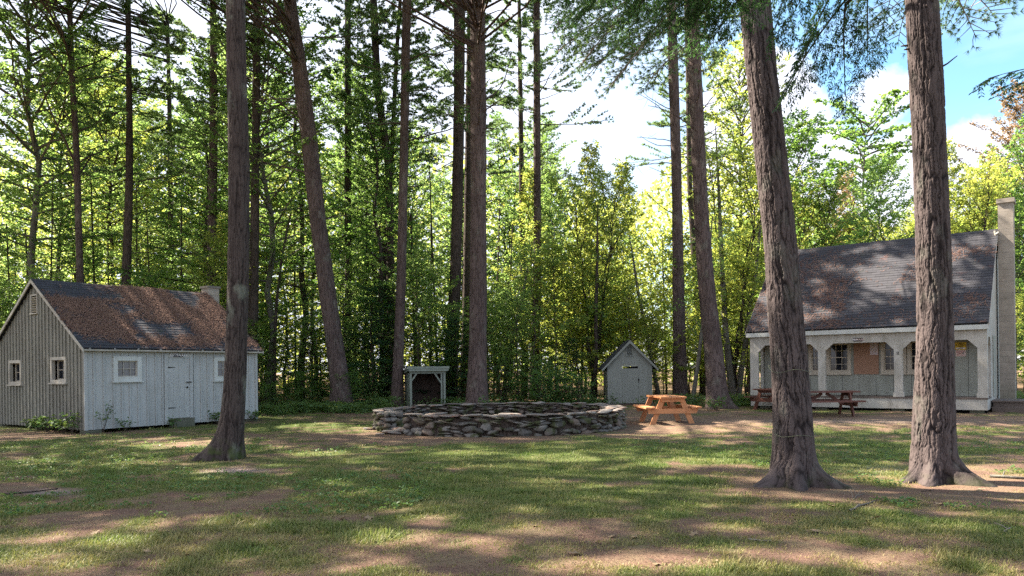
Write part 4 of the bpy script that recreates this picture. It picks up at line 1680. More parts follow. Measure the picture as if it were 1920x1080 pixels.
def text_obj(txt, size, mat, parent, loc, rot, name='lettering', bold=0):
    cu = bpy.data.curves.new(name, 'FONT')
    cu.body = txt
    cu.size = size
    cu.extrude = .001
    cu.offset = bold
    cu.align_x = 'CENTER'
    cu.align_y = 'CENTER'
    tmp = bpy.data.objects.new('tmp', cu)
    COL.objects.link(tmp)
    dg = bpy.context.evaluated_depsgraph_get()
    me = bpy.data.meshes.new_from_object(tmp.evaluated_get(dg))
    me.materials.clear()
    me.materials.append(mat)
    bpy.data.objects.remove(tmp)
    bpy.data.curves.remove(cu)
    o = link(name, me, parent)
    o.location = loc
    o.rotation_euler = rot
    return o


def litter(name, n, quad, parent_frame, seed, keepf, lab):
    """curled brown needle clumps on a roof slope, as one loose mass"""
    o, ux, uy, ang = parent_frame
    e0, e1, r1, r0 = [Vector(q) for q in quad]
    r = np.random.RandomState(seed)
    s = r.uniform(0, 1, n)
    t = r.uniform(0, 1, n)
    W = (e1 - e0).length
    Lr = (r0 - e0).length
    k = keepf(s * W, t * Lr, W, Lr, r)
    s, t = s[k], t[k]
    n = len(s)
    ex = np.array((e1 - e0))
    ey = np.array((r0 - e0))
    nr = norm(np.cross(ex, ey)[None])[0]
    base = np.array(e0) + s[:, None] * ex + t[:, None] * ey + nr * .014
    ux_, uy_ = ex / W, ey / Lr
    a = r.uniform(0, 2 * np.pi, n)
    segs = 3
    V = []
    cur = base
    wd = .013
    th = a.copy()
    rows = []
    for i in range(segs + 1):
        d = np.cos(th)[:, None] * ux_ + np.sin(th)[:, None] * uy_
        sd = np.cross(d, nr)
        lift = nr * (.005 + .028 * math.sin(math.pi * i / segs)) * r.uniform(.3, 1.4, (n, 1))
        rows.append((cur + lift - sd * wd / 2, cur + lift + sd * wd / 2))
        cur = cur + d * r.uniform(.02, .06, (n, 1))
        th = th + r.normal(0, .7, n)
    V = np.stack([x for p in rows for x in p], 1)
    m_ = V.shape[1]
    V = V.reshape(-1, 3)
    kk = np.arange(n) * m_
    F = np.concatenate([np.stack([kk + 2 * i, kk + 2 * i + 1, kk + 2 * i + 3, kk + 2 * i + 2], 1) for i in range(segs)])
    R = np.array([[ux.x, uy.x, 0], [ux.y, uy.y, 0], [0, 0, 1]])
    V = V @ R.T + np.array(o)
    me = np_mesh(name, V, F, M['dead_needle'], np.repeat(r.uniform(0, 1, n), m_))
    tag(link(name, me), lab, 'needles', kind='stuff')


# ---- small grey cabin --------------------------------------------------------
az = .6143
dA = (math.sin(az), math.cos(az))
frA = frame_of((-11.227, 19.67, 0), dA)
CA = thing('cabin', 'small grey board and batten cabin with needle covered roof and two gable windows', 'cabin', frA[0], frA[3])
LA, WA, ZB, ZE, ZR = 5.27, 5.63, .08, 2.30, 4.22
hw = WA / 2
slA = (ZR - ZE) / hw
# front wall with boards and battens
mb = MB()
rb = random.Random(2)
WINA = []
for (x0, y0, x1, y1) in ((211, 668, 265, 714), (400, 669.5, 448, 712.5)):
    a = hit(frA, x0, y0, yloc=0)
    b = hit(frA, x1, y1, yloc=0)
    WINA.append(((a.x + b.x) / 2, (a.z + b.z) / 2, abs(b.x - a.x), abs(a.z - b.z)))
class Top:
    def __init__(s, f, apex=None):
        s.f = f
        s.apex = apex

    def __call__(s, a):
        return s.f(a)


wall_cols(mb, 0, LA, ZB, Top(lambda a: ZE + .03), [(cx - w / 2 + .10, cx + w / 2 - .10, cz - h / 2 + .10, cz + h / 2 - .10) for cx, cz, w, h in WINA],
          lambda m, c0, c1, z0, z0b, z1, z1b: m.box(c0, c1, 0, .05, z0, z1))
d0 = hit(frA, 307, 663.5, yloc=0)
d1 = hit(frA, 361.5, 784, yloc=0)
x = .02
while x < LA - .03:
    segs = [(ZB - rb.uniform(0, .015), ZE + .02)]
    for (cx, cz, w, h) in WINA:
        if abs(x - cx) < w / 2 + .02:
            segs = [(ZB, cz - h / 2 - .04), (cz + h / 2 + .003, ZE + .02)]
    if d0.x - .02 < x < d1.x + .02:
        segs = [(d0.z + .003, ZE + .02)]
    for s0, s1 in segs:
        mb.box(x - .02, x + .02, -.024, -.001, s0, s1)
    x += rb.choice((.20, .22, .26, .24))
mb.box(-.03, .05, -.03, -.0, ZB - .01, ZE + .02)
mb.box(LA - .06, LA + .02, -.03, -.0, ZB - .01, ZE + .02)
# back wall
mb.build('wall', M['board_paint'], CA)
MB().box(0, LA, WA - .05, WA, ZB, ZE + .03).build('wall', M['board_paint'], CA)
for end, xx in (('near', 0.0), ('far', LA)):
    g = MB()
    sgn = -1 if end == 'near' else 1
    x0, x1 = (xx, xx + .05) if end == 'near' else (xx - .05, xx)
    wins = []
    if end == 'near':
        for (a0, b0, a1, b1) in ((18.8, 676, 42.2, 721), (97.3, 669.8, 126.3, 718)):
            p = hit(frA, a0, b0, xloc=0)
            q = hit(frA, a1, b1, xloc=0)
            wins.append(((p.y + q.y) / 2, (p.z + q.z) / 2, abs(q.y - p.y) + .02, abs(p.z - q.z)))
        p = hit(frA, 59.8, 553, xloc=0)
        q = hit(frA, 72.8, 586.6, xloc=0)
        vent = ((p.y + q.y) / 2, (p.z + q.z) / 2, abs(q.y - p.y), abs(p.z - q.z))
    wall_cols(g, .052, WA - .052, ZB, Top(lambda a: ZE + slA * min(a, WA - a) - .01, hw), [(cy - w / 2 + .075, cy + w / 2 - .075, cz - h / 2 + .075, cz + h / 2 - .075) for cy, cz, w, h in wins],
              lambda m, c0, c1, z0, z0b, z1, z1b: m.prism([(c0, z0), (c1, z0b), (c1, z1b), (c0, z1)], 'x', x0, x1))
    y = .03
    while y < WA - .02:
        top = ZE + slA * min(y, WA - y) - .03
        segs = [(ZB - rb.uniform(0, .02), top)]
        for (cy, cz, w, h) in wins:
            if abs(y - cy) < w / 2 + .02:
                segs = [(ZB, cz - h / 2 - .04), (cz + h / 2 + .003, top)]
        if end == 'near' and abs(y - vent[0]) < vent[2] / 2 + .02:
            segs = [(ZB, vent[1] - vent[3] / 2 - .01), (vent[1] + vent[3] / 2 + .003, top)]
        for s0, s1 in segs:
            if s1 > s0:
                a = (xx - .030, xx - .001) if end == 'near' else (xx + .001, xx + .03)
                g.box(a[0], a[1], y - .022, y + .022, s0, s1)
        y += rb.choice((.20, .21, .23, .19))
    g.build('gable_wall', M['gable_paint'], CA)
    if end == 'near':
        for (cy, cz, w, h) in wins:
            window(CA, lambda a, n, z, cy=cy, cz=cz: (-n, cy - a, cz + z), w, h, 2, 2, M['glass'], M['rake_paint'], M['window_trim'], casing=.085, deep=.09)
        vb = MB()
        cy, cz, w, h = vent
        vb.box(-.045, -.001, cy - w / 2, cy - w / 2 + .04, cz - h / 2, cz + h / 2)
        vb.box(-.045, -.001, cy + w / 2 - .04, cy + w / 2, cz - h / 2, cz + h / 2)
        vb.box(-.044, -.001, cy - w / 2 + .04, cy + w / 2 - .04, cz + h / 2 - .04, cz + h / 2)
        vb.box(-.07, -.001, cy - w / 2 - .02, cy + w / 2 + .02, cz - h / 2 - .03, cz - h / 2)
        k = 7
        for i in range(k):
            z = cz - h / 2 + .03 + (h - .08) * i / k
            vb.beam((-.03, cy - w / 2 + .03, z + .02), (-.03, cy + w / 2 - .03, z + .02), .05, .010, up=(.8, 0, 1))
        ve = vb.build('vent', M['rake_paint'], CA)
        MB().box(-.006, -.002, cy - w / 2 + .04, cy + w / 2 - .04, cz - h / 2, cz + h / 2 - .04).build('vent_dark_sheet', M['joint_shade_black'], ve)  # dark sheet painted in for the shade behind the louvres
for (cx, cz, w, h) in WINA:
    window(CA, lambda a, n, z, cx=cx, cz=cz: (cx + a, -n, cz + z), w, h, 3, 2, M['lace_glass'], M['trim_paint'], M['rake_paint'], casing=.12)
# door
mb = MB()
mb.box(d0.x, d0.x + .10, -.036, -.001, ZB, d0.z)
mb.box(d1.x - .10, d1.x, -.036, -.001, ZB, d0.z)
mb.box(d0.x + .10, d1.x - .10, -.035, -.001, d0.z - .11, d0.z)
mb.build('door_frame', M['board_paint'], CA)
zs = hit(frA, 340, 783, yloc=0).z
mb = MB()
dw = (d1.x - d0.x - .21)
for i in range(4):
    a = d0.x + .105 + dw * i / 4
    mb.box(a + .002, a + dw / 4 - .002, -.022, -.002, zs, d0.z - .12)
dr = mb.build('door', M['board_paint'], CA)
MB().box(d1.x - .22, d1.x - .06, -.055, -.037, 1.27, 1.30).build('hasp', M['iron'], dr)
hm = MB()
hm.tube([(d1.x - .20, -.022, 1.14), (d1.x - .20, -.055, 1.14), (d1.x - .20, -.075, 1.14)], [.012, .014, .03], 8)
hm.build('knob', M['iron'], dr, True)
for z in (.55, 1.72):
    h_ = MB()
    h_.prism([(d0.x + .10, z - .02), (d0.x + .34, z - .004), (d0.x + .34, z + .004), (d0.x + .10, z + .02)], 'y', -.030, -.023)
    h_.build('hinge', M['iron'], dr)
s0 = hit(frA, 325.5, 663.2, yloc=-.05)
s1 = hit(frA, 344, 669.3, yloc=-.05)
sg = MB().box(s0.x, s1.x, -.055, -.0365, s1.z, s0.z).build('sign', M['sign_black'], CA)
text_obj('KITTIWAKE', .105, M['sign_white'], sg, ((s0.x + s1.x) / 2, -.057, (s0.z + s1.z) / 2), (math.pi / 2, 0, 0), bold=.002)
# block under door, piers, soffit pieces
MB().box(d0.x + .18, d1.x - .06, -.20, .1, -.1, zs - .01).build('door_step', M['concrete'], CA)
for (px_, py_) in ((-.02, -.03), (LA - .4, .02), (2.6, .1), (-.02, WA - .5), (-.01, 2.6)):
    MB().box(px_, px_ + .42, py_, py_ + .3, -.15, ZB - .012).build('pier', M['concrete'], CA)
for i in range(9):
    x_ = .02 + (LA - .1) * i / 8
    MB().beam((x_ + .03, .1, ZE + .035), (x_ + .03, -.17, ZE - .10), .045, .09, up=(0, 0, 1)).build('rafter_tail', M['board_paint'], CA)
ov = .16
ez = ZE - slA * ov + .05
x0, x1 = -.12, LA + .12
qa = [(x0, -ov - .02, ez), (x1, -ov - .02, ez), (x1, hw, ZR + .06), (x0, hw, ZR + .06)]
roof_sheet('roof', M['shingle_blue'], CA, qa)
roof_sheet('roof', M['shingle_blue'], CA, [(x1, WA + ov + .02, ez), (x0, WA + ov + .02, ez), (x0, hw, ZR + .06), (x1, hw, ZR + .06)])
MB().box(x0 + .01, x1 - .01, -ov - .035, -ov + .005, ez - .075, ez - .035).build('fascia', M['rake_paint'], CA)
for xx in (x0 - .02, x1 - .01):
    for sgn in (1, -1):
        r = MB()
        ya, yb = (-ov - .03, hw) if sgn > 0 else (WA + ov + .03, hw)
        off = .003 if sgn > 0 else 0
        r.prism([(ya, ez - .11), (ya, ez - .012), (yb, ZR + .045), (yb, ZR - .055)], 'x', xx + off, xx + .03 + off)
        r.build('rake_board', M['rake_paint'], CA)
# chimney on the far gable
c = MB()
c.box(LA + .06, LA + .46, hw - .15, hw + .27, -.1, 4.46)
ch = c.build('chimney', M['chimney_block'], CA)
MB().box(LA + .02, LA + .50, hw - .19, hw + .31, 4.46, 4.53).build('chimney_cap', M['concrete'], ch)
# litter
def keepA(u, v, W, L_, r):
    n_ = fbm(u * .9 + 3, v * .9, 61, 4)
    t = v / L_
    s = u / W
    d = 1.0 - np.clip(np.abs(s - .35 - .12 * t) * 1.3, 0, 1)
    bare = ((s < .42) & (t > .74)) | ((t < .06))
    return (r.uniform(0, 1, len(u)) < np.clip((n_ - .40) * 5 + d * .55 - .42, .02, 1)) & ~(bare & (r.uniform(0, 1, len(u)) < .85))


litter('roof_needles', 26000, qa, frA, 8, keepA, 'curled brown pine needles lying thick on the small cabin roof')

# ---- larger cabin with porch -------------------------------------------------
az = .9202
dl = (-math.sin(az), math.cos(az))
LB = 7.50
cR = (14.862, 23.389)
frB = frame_of((cR[0] + dl[0] * LB, cR[1] + dl[1] * LB, 0), (math.sin(az), -math.cos(az)))
CB = thing('cabin', 'larger pale cabin with open arched porch, steep dark roof and tall block chimney', 'cabin', frB[0], frB[3])
hwB, ZD, ZF, ZRB = 3.384, .49, 2.64, 6.20
WB = hwB * 2
PD = 1.25
slB = (ZRB - 2.86) / (hwB + .12)
# deck and skirt
MB().box(0, LB, -.02, PD, ZD - .05, ZD).build('deck', M['deck_wood'], CB)
MB().box(.01, LB - .01, .0, .04, .10, ZD - .052).build('skirt', M['porch_paint'], CB)
MB().box(LB - .05, LB - .008, .042, WB, .10, ZD - .052).build('skirt', M['porch_paint'], CB)
for x in (.3, 2.3, 4.75, 7.0):
    MB().box(x, x + .38, .10, .4, -.12, .098).build('pier', M['concrete'], CB)
MB().box(.02, LB - .06, .35, WB, -.15, ZD - .06).build('crawl_dark_fill', M['joint_shade_black'], CB)  # near-black box painting the shade of the gap under the floor
# house body
mb = MB()
WINB = []
for (a, b_) in ((1517, 1549), (1550, 1596), (1652, 1700), (1701.5, 1751)):
    p = hit(frB, a, 690, yloc=PD)
    q = hit(frB, b_, 700, yloc=PD)
    WINB.append((p.x + .1, q.x - .1, hit(frB, 1570, 701, yloc=PD).z + .1, 2.34))
wall_cols(mb, .12, LB - .06, ZD, lambda a: 3.6, WINB, lambda m, c0, c1, z0, z0b, z1, z1b: m.box(c0, c1, PD, PD + .08, z0, z1))
bw = mb.build('porch_wall', M['porch_wall_paint'], CB)
mb = MB()
for i in range(1, 13):
    x = .12 + (LB - .2) * i / 13
    if any(a - .12 < x < b_ + .12 for a, b_, _z, _y in WINB):
        mb.box(x - .004, x + .004, PD - .004, PD - .0005, ZD, WINB[0][2] - .15)
    else:
        mb.box(x - .004, x + .004, PD - .004, PD - .0005, ZD, 3.4)
mb.build('board_seam', M['joint_shade_black'], bw)
mb = MB()


def gable(mb, x0, x1, ylo, opening):
    pts = [(PD, ZD - .05), (WB, ZD - .05), (WB, 2.83), (hwB, ZRB - .04), (PD, 2.86 + slB * (PD + .1))]
    mb.prism(pts, 'x', x0, x1)
    # porch side: header with a chamfered opening
    y0, y1 = .22, PD - .12
    zt = 2.42
    mb.prism([(0.0, ZD), (y0, ZD), (y0, zt - .28), (y0 + .2, zt), (y1 - .2, zt), (y1, zt - .28), (y1, ZD), (PD - .002, ZD), (PD - .002, 2.86 + slB * (PD + .09)), (0.0, 2.84)], 'x', x0, x1)


gable(mb, LB - .10, LB, 0, True)
mb.build('gable_wall', M['porch_paint'], CB)
mb = MB()
gable(mb, 0, .10, 0, True)
mb.build('gable_wall', M['porch_paint'], CB)
MB().box(.1, LB - .1, WB - .08, WB - .002, ZD - .05, 2.8).build('wall', M['porch_paint'], CB)
# front header, posts, arches
posts = []
for (a, b_) in ((1408.7, 1421.7), (1534, 1547.6), (1676.3, 1692.6), (1833, 1853)):
    p = hit(frB, a, 700, yloc=0).x
    q = hit(frB, b_, 700, yloc=0).x
    posts.append((p, q))
posts[0] = (0.005, posts[0][1])
posts[3] = (posts[3][0], LB - .005)
ZH = 2.33
mb = MB()
poly = [(.005, ZF + .02), (.005, ZD)]
for i in range(3):
    a, b_ = posts[i][1], posts[i + 1][0]
    ch_ = .26
    poly += [(a, ZD), (a, ZH - ch_), (a + ch_, ZH), (b_ - ch_, ZH), (b_, ZH - ch_), (b_, ZD)]
poly += [(LB - .005, ZD), (LB - .005, ZF + .02)]
# header bays as separate convex pieces of one frame
for i in range(4):
    mb.box(posts[i][0], posts[i][1], .004, .13, ZD + .001, ZF)
for i in range(3):
    a, b_ = posts[i][1], posts[i + 1][0]
    ch_ = .26
    mb.prism([(a, ZH - ch_), (a + ch_, ZH), (b_ - ch_, ZH), (b_, ZH - ch_), (b_, ZF), (a, ZF)], 'y', .004, .13)
hd = mb.build('porch_front', M['porch_paint'], CB)
for i in range(4):
    a, b_ = posts[i]
    MB().box(a - .03 if i else a - .004, b_ + .03 if i < 3 else b_ + .003, -.018, .15, ZD + .002, ZD + .15).build('post_base', M['porch_paint'], hd)
MB().box(.1, LB - .1, .13, PD, 2.60, 2.63).build('porch_ceiling', M['rake_paint'], CB)
# windows in the porch wall
zt = 2.44
for (a, b_) in ((1517, 1549), (1550, 1596), (1652, 1700), (1701.5, 1751)):
    p = hit(frB, a, 690, yloc=PD)
    q = hit(frB, b_, 700, yloc=PD)
    zb_ = hit(frB, 1570, 701, yloc=PD).z
    w = q.x - p.x
    cx, cz, h = (p.x + q.x) / 2, (zt + zb_) / 2, zt - zb_
    window(CB, lambda a2, n, z, cx=cx, cz=cz: (cx + a2, PD - n, cz + z), w, h, 3, 4, M['glass'], M['window_trim'], None, casing=.11, mid=True)
# notice board, paper, notices
p = hit(frB, 1600.5, 636, yloc=PD)
q = hit(frB, 1648, 701.5, yloc=PD)
nb_ = MB().box(p.x, q.x, PD - .03, PD - .002, q.z, p.z).build('notice_board', M['cork_board'], CB)
p = hit(frB, 1631, 643, yloc=PD - .032)
q = hit(frB, 1646, 665, yloc=PD - .032)
pp = MB().box(p.x, q.x, PD - .034, PD - .0305, q.z, p.z).build('paper', M['paper'], nb_)
rr = random.Random(4)
for i in range(9):
    z = p.z - .06 - (p.z - q.z - .1) * i / 9
    MB().box(p.x + .03, p.x + .03 + rr.uniform(.08, .2), PD - .0355, PD - .0342, z - .006, z).build('printed_line', M['rake_paint'], pp)


def sign(px0, py0, px1, py1, yl, mat, th=.012):
    a = hit(frB, px0, py0, yloc=yl)
    c2 = hit(frB, px1, py1, yloc=yl)
    o = MB().box(a.x, c2.x, yl - th, yl - .001, c2.z, a.z).build('sign', mat, CB)
    return o, a.x, c2.x, c2.z, a.z


s_, a, c2, z0, z1 = sign(1600, 634, 1617.6, 639.8, 0.0, M['sign_black'])
text_obj('MEAL', .085, M['sign_white'], s_, (a + (c2 - a) * .27, -.0145, (z0 + z1) / 2), (math.pi / 2, 0, 0), bold=.002)
text_obj('HOUSE', .085, M['sign_pink'], s_, (a + (c2 - a) * .69, -.0145, (z0 + z1) / 2), (math.pi / 2, 0, 0), bold=.002)
s_, a, c2, z0, z1 = sign(1790.6, 642, 1812, 655.6, PD, M['sign_yellow'])
hgt = z1 - z0
MB().box(a + .03, c2 - .03, PD - .0145, PD - .0125, z0 + .02, z0 + hgt * .30).build('sign_panel', M['sign_white'], s_)
for k, (tx, f) in enumerate((('CAUTION', .80), ('PLEASE KEEP OFF', .62), ('ROOF', .44))):
    text_obj(tx, hgt * .17, M['sign_black'], s_, ((a + c2) / 2, PD - .014, z0 + hgt * f), (math.pi / 2, 0, 0), bold=.001)
text_obj('NOTICE', hgt * .15, M['sign_black'], s_, ((a + c2) / 2, PD - .0165, z0 + hgt * .18), (math.pi / 2, 0, 0))
s_, a, c2, z0, z1 = sign(1791.8, 656.4, 1811, 668, PD, M['sign_pink'])
hgt = z1 - z0
for k, (tx, f) in enumerate((('NO SMOKING', .80), ('CARRY IN', .62), ('CARRY', .40), ('OUT TRASH', .20))):
    text_obj(tx, hgt * .19, M['sign_red'], s_, ((a + c2) / 2 - (.04 if k in (1, 2) else 0), PD - .014, z0 + hgt * f), (math.pi / 2, 0, 0), bold=.001)
MB().prism([(c2 - .11, z0 + hgt * .48), (c2 - .06, z0 + hgt * .42), (c2 - .04, z0 + hgt * .55), (c2 - .08, z0 + hgt * .64)], 'y', PD - .0145, PD - .0125).build('sign_mark', M['sign_black'], s_)
a = hit(frB, 1683.3, 662.6, yloc=0)
text_obj('8', .16, M['iron'], hd, (a.x, -.001, a.z), (math.pi / 2, 0, 0), 'number_plate')
# roof
x0, x1 = -.10, LB + .06
ey = -.16
ez = 2.86 - .02
qb = [(x0, ey, ez), (x1, ey, ez), (x1, hwB, ZRB + .05), (x0, hwB, ZRB + .05)]
roof_sheet('roof', M['shingle_slate'], CB, qb)
roof_sheet('roof', M['shingle_slate'], CB, [(x1, WB - ey, ez), (x0, WB - ey, ez), (x0, hwB, ZRB + .05), (x1, hwB, ZRB + .05)])
MB().box(x0 + .005, x1 - .005, ey + .005, -.002, ZF, ez - .05).build('fascia', M['trim_paint'], CB)
for xx in (x0 - .015, x1 - .01):
    for ya in (ey - .0, WB - ey):
        off = 0 if ya < 1 else .003
        MB().prism([(ya, ez - .10), (ya, ez - .008), (hwB, ZRB + .04), (hwB, ZRB - .06)], 'x', xx + off, xx + .025 + off).build('rake_board', M['porch_paint'], CB)
# chimney outside the gable
cm = MB()
cy = hwB
cm.box(LB + .07, LB + .52, cy - .05, cy + .55, -.1, 7.12)
chB = cm.build('chimney', M['chimney_block'], CB)
MB().box(LB + .03, LB + .56, cy - .10, cy + .60, 7.12, 7.27).build('chimney_cap', M['chimney_block'], chB)
lm = MB()
lm.tube([(LB - .02, cy - .16, ZRB - .16), (LB + .01, cy - .26, ZRB - .05), (LB + .04, cy - .22, ZRB - .45)], [.05, .06, .03], 6)
lm.tube([(LB + .02, cy - .3, ZRB - .18), (LB + .08, cy - .28, ZRB - .12), (LB + .16, cy - .2, ZRB - .2)], [.03, .045, .02], 6)
lm.build('floodlight', M['rake_paint'], CB)
# side door, steps
MB().box(LB + .001, LB + .03, 1.75, 2.6, ZD, 2.5).build('side_door', M['porch_wall_paint'], CB)
st = MB()
st.box(LB + .02, LB + 2.0, 1.0, 2.75, ZD - .17, ZD - .12)
st.box(LB + .06, LB + 1.95, 1.05, 2.7, -.05, ZD - .172)
st.box(LB + .05, LB + 1.97, .75, 1.0, .0, .17)
st.build('steps', M['deck_wood'], CB)


def keepB(u, v, W, L_, r):
    n_ = fbm(u * .7 + 9, v * .8, 71, 4)
    t = v / L_
    s = u / W
    p_ = np.clip((n_ - .58) * 6, 0, 1) + .9 * np.exp(-((s - .22) / .18) ** 2 - ((t - .68) / .22) ** 2) + .5 * np.exp(-((s - .57) / .2) ** 2 - ((t - .08) / .07) ** 2) + .015
    return r.uniform(0, 1, len(u)) < p_ * .7 * (.3 + n_)


litter('roof_needles', 15000, qb, frB, 9, keepB, 'thin drifts of brown needles on the larger cabin roof')

# ---- outhouse ----------------------------------------------------------------
YO = 31.6
o0 = P(1139.6, 757, YO)
o1 = P(1223, 757, YO)
wO = (o1 - o0).length
fo = frame_of((o0.x, YO, 0), (1, -.03))
OH = thing('outhouse', 'narrow grey outhouse with a steep gable, louvred vent and plank door', 'outhouse', fo[0], fo[3])


def zO(py):
    return P(1180, py, YO).z


zb, ze, za = .06, zO(683), zO(640)
mb = MB()
ys0 = 1.9
sx0, sx1 = hit(fo, 1165.7, 684.3, yloc=0), hit(fo, 1196, 690.7, yloc=0)
# front wall pieces round the slot
mb.box(0, sx0.x, 0, .03, zb, ze)
mb.box(sx1.x, wO, 0, .03, zb, ze)
mb.box(sx0.x, sx1.x, 0, .03, zb, sx1.z)
mb.prism([(0, ze), (wO, ze), (wO / 2, za)], 'y', 0, .03)
mb.box(0, .03, .03, ys0, zb, ze)
mb.box(wO - .03, wO, .03, ys0, zb, ze)
# back wall with a gap under the eave
mb.box(.03, wO - .03, ys0 - .03, ys0, zb, ze - .42)
mb.box(.03, .5, ys0 - .03, ys0, ze - .42, ze - .1)
mb.box(wO * .62, wO - .03, ys0 - .03, ys0, ze - .42, ze - .1)
mb.build('wall', M['shed_paint'], OH)
slot = MB().box(sx0.x, sx1.x, .012, .028, sx1.z + (ze - sx1.z) * .48, ze - .001)
slot.build('transom', M['porch_wall_paint'], OH)
MB().box(sx0.x + (sx1.x - sx0.x) * .62, sx1.x, .06, .08, sx1.z, ze - .02).build('slot_dark_sheet', M['joint_shade_black'], OH)  # dark sheet standing for the shade seen through the slot
dd0 = hit(fo, 1166.5, 700, yloc=0).x
dd1 = hit(fo, 1197, 700, yloc=0).x
dm = MB()
n_ = 3
for i in range(n_):
    w = (dd1 - dd0) / n_
    dm.box(dd0 + w * i + .002, dd0 + w * (i + 1) - .002, -.014, -.001, zb + .01, sx1.z - .005)
do = dm.build('door', M['shed_paint'], OH)
MB().box(dd1 - .02, dd1 + .03, -.035, -.0145, 1.03, 1.10).build('latch', M['iron'], do)
MB().tube([(dd1 + .0, -.02, 1.02), (dd1 + .002, -.02, .9)], [.008, .008], 5).build('hook', M['iron'], do)
v0 = hit(fo, 1173.8, 648.8, yloc=0)
v1 = hit(fo, 1186.5, 666.6, yloc=0)
vm = MB()
vm.box(v0.x, v0.x + .035, -.03, -.001, v1.z, v0.z)
vm.box(v1.x - .035, v1.x, -.03, -.001, v1.z, v0.z)
vm.box(v0.x + .035, v1.x - .035, -.03, -.001, v0.z - .035, v0.z)
vm.box(v0.x - .02, v1.x + .02, -.045, -.001, v1.z - .03, v1.z)
for i in range(8):
    z = v1.z + .015 + (v0.z - v1.z - .05) * i / 8
    vm.beam((v0.x + .03, -.018, z + .012), (v1.x - .03, -.018, z + .012), .03, .007, up=(0, -.9, 1))
ve = vm.build('vent', M['shed_paint'], OH)
MB().box(v0.x + .035, v1.x - .035, -.005, -.0015, v1.z, v0.z - .035).build('vent_dark_sheet', M['joint_shade_black'], ve)  # near-black sheet, painted shade between the outhouse louvres
sl = (za - ze) / (wO / 2)
oh = .24
for sgn in (0, 1):
    xe = -oh if sgn == 0 else wO + oh
    e_ = ze - sl * oh
    q_ = [(xe, ys0 + .15, e_ + .06), (xe, -.17, e_ + .06), (wO / 2, -.17, za + .06), (wO / 2, ys0 + .15, za + .06)]
    if sgn:
        q_ = [q_[1], q_[0], q_[3], q_[2]]
    roof_sheet('roof', M['shingle_blue'], OH, q_)
    for (yy, t_, dep) in ((-.185, .11, .02), (-.035, .09, .03)):
        MB().prism([(xe, e_ + .055 - t_), (xe, e_ + .05), (wO / 2, za + .05), (wO / 2, za + .05 - t_ * 1.25)], 'y', yy, yy + dep).build('rake_board', M['shed_paint'], OH)
MB().box(.05, wO - .05, .05, ys0 - .1, -.1, zb - .005).build('sill_beam', M['deck_wood'], OH)

# ---- wood shelter ------------------------------------------------------------
YS = 30.2
w0 = P(769, 766, YS)
fs = frame_of((w0.x, YS, 0), (math.cos(-.30), math.sin(.30)))
wS = hit(fs, 835.5, 720, yloc=0).x
WS = thing('wood_shelter', 'small open fronted wood shelter with slanting board roof and corner braces', 'shelter', fs[0], fs[3])
zt = hit(fs, 800, 695, yloc=0).z
zop = hit(fs, 800, 700.5, yloc=0).z
dS = 1.35
MB().box(0, .085, 0, .085, -.05, zt).build('post', M['shelter_paint'], WS)
MB().box(wS - .085, wS, 0, .085, -.05, zt).build('post', M['shelter_paint'], WS)
MB().box(wS - .19, wS - .125, .02, .085, -.05, zop).build('post', M['shelter_paint'], WS)
MB().box(.085, wS - .085, .003, .083, zop, zt).build('header', M['shelter_paint'], WS)
for (a, b_) in (((.085, zop - .32), (.32, zop)), ((wS - .19, zop - .42), (wS - .48, zop))):
    s = 1 if b_[0] > a[0] else -1
    MB().prism([a, (a[0], a[1] + .10), (b_[0] - s * .08, b_[1]), b_], 'y', .02, .06).build('brace', M['shelter_paint'], WS)
mb = MB()
SWm = MB()
for i in range(6):
    y = .087 + (dS - .09) * i / 6
    mb.prism([(y, 0), (y + dS / 6 - .012, 0), (y + dS / 6 - .012, zt - .16 * (i + 1) / 6), (y, zt - .16 * i / 6)], 'x', .012, .03)
    SWm.prism([(y, 0), (y + dS / 6 - .012, 0), (y + dS / 6 - .012, zt - .16 * (i + 1) / 6), (y, zt - .16 * i / 6)], 'x', wS - .03, wS - .012)
SWm.build('side_wall', M['shelter_paint'], WS)
mb.build('side_wall', M['shelter_paint'], WS)
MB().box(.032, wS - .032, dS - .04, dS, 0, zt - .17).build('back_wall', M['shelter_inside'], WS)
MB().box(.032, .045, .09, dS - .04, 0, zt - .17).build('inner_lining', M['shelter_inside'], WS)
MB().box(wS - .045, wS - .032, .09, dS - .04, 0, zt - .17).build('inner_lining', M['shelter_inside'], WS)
rf_ = MB()
rf_.prism([(-.12, zt + .005), (-.12, zt + .055), (dS + .12, zt - .13), (dS + .12, zt - .18)], 'x', -.10, wS + .12)
rf_.build('roof', M['shelter_paint'], WS)
MB().box(-.04, wS + .08, -.135, -.122, zt - .02, zt + .075).build('fascia', M['shelter_paint'], WS)
MB().box(-.11, wS + .13, -.155, -.136, zt + .077, zt + .17).build('fascia', M['shelter_paint'], WS)
MB().prism([(-.154, zt + .08), (-.154, zt + .172), (dS + .13, zt - .02), (dS + .13, zt - .10)], 'x', -.11, wS + .13).build('roof_board', M['shelter_paint'], WS)
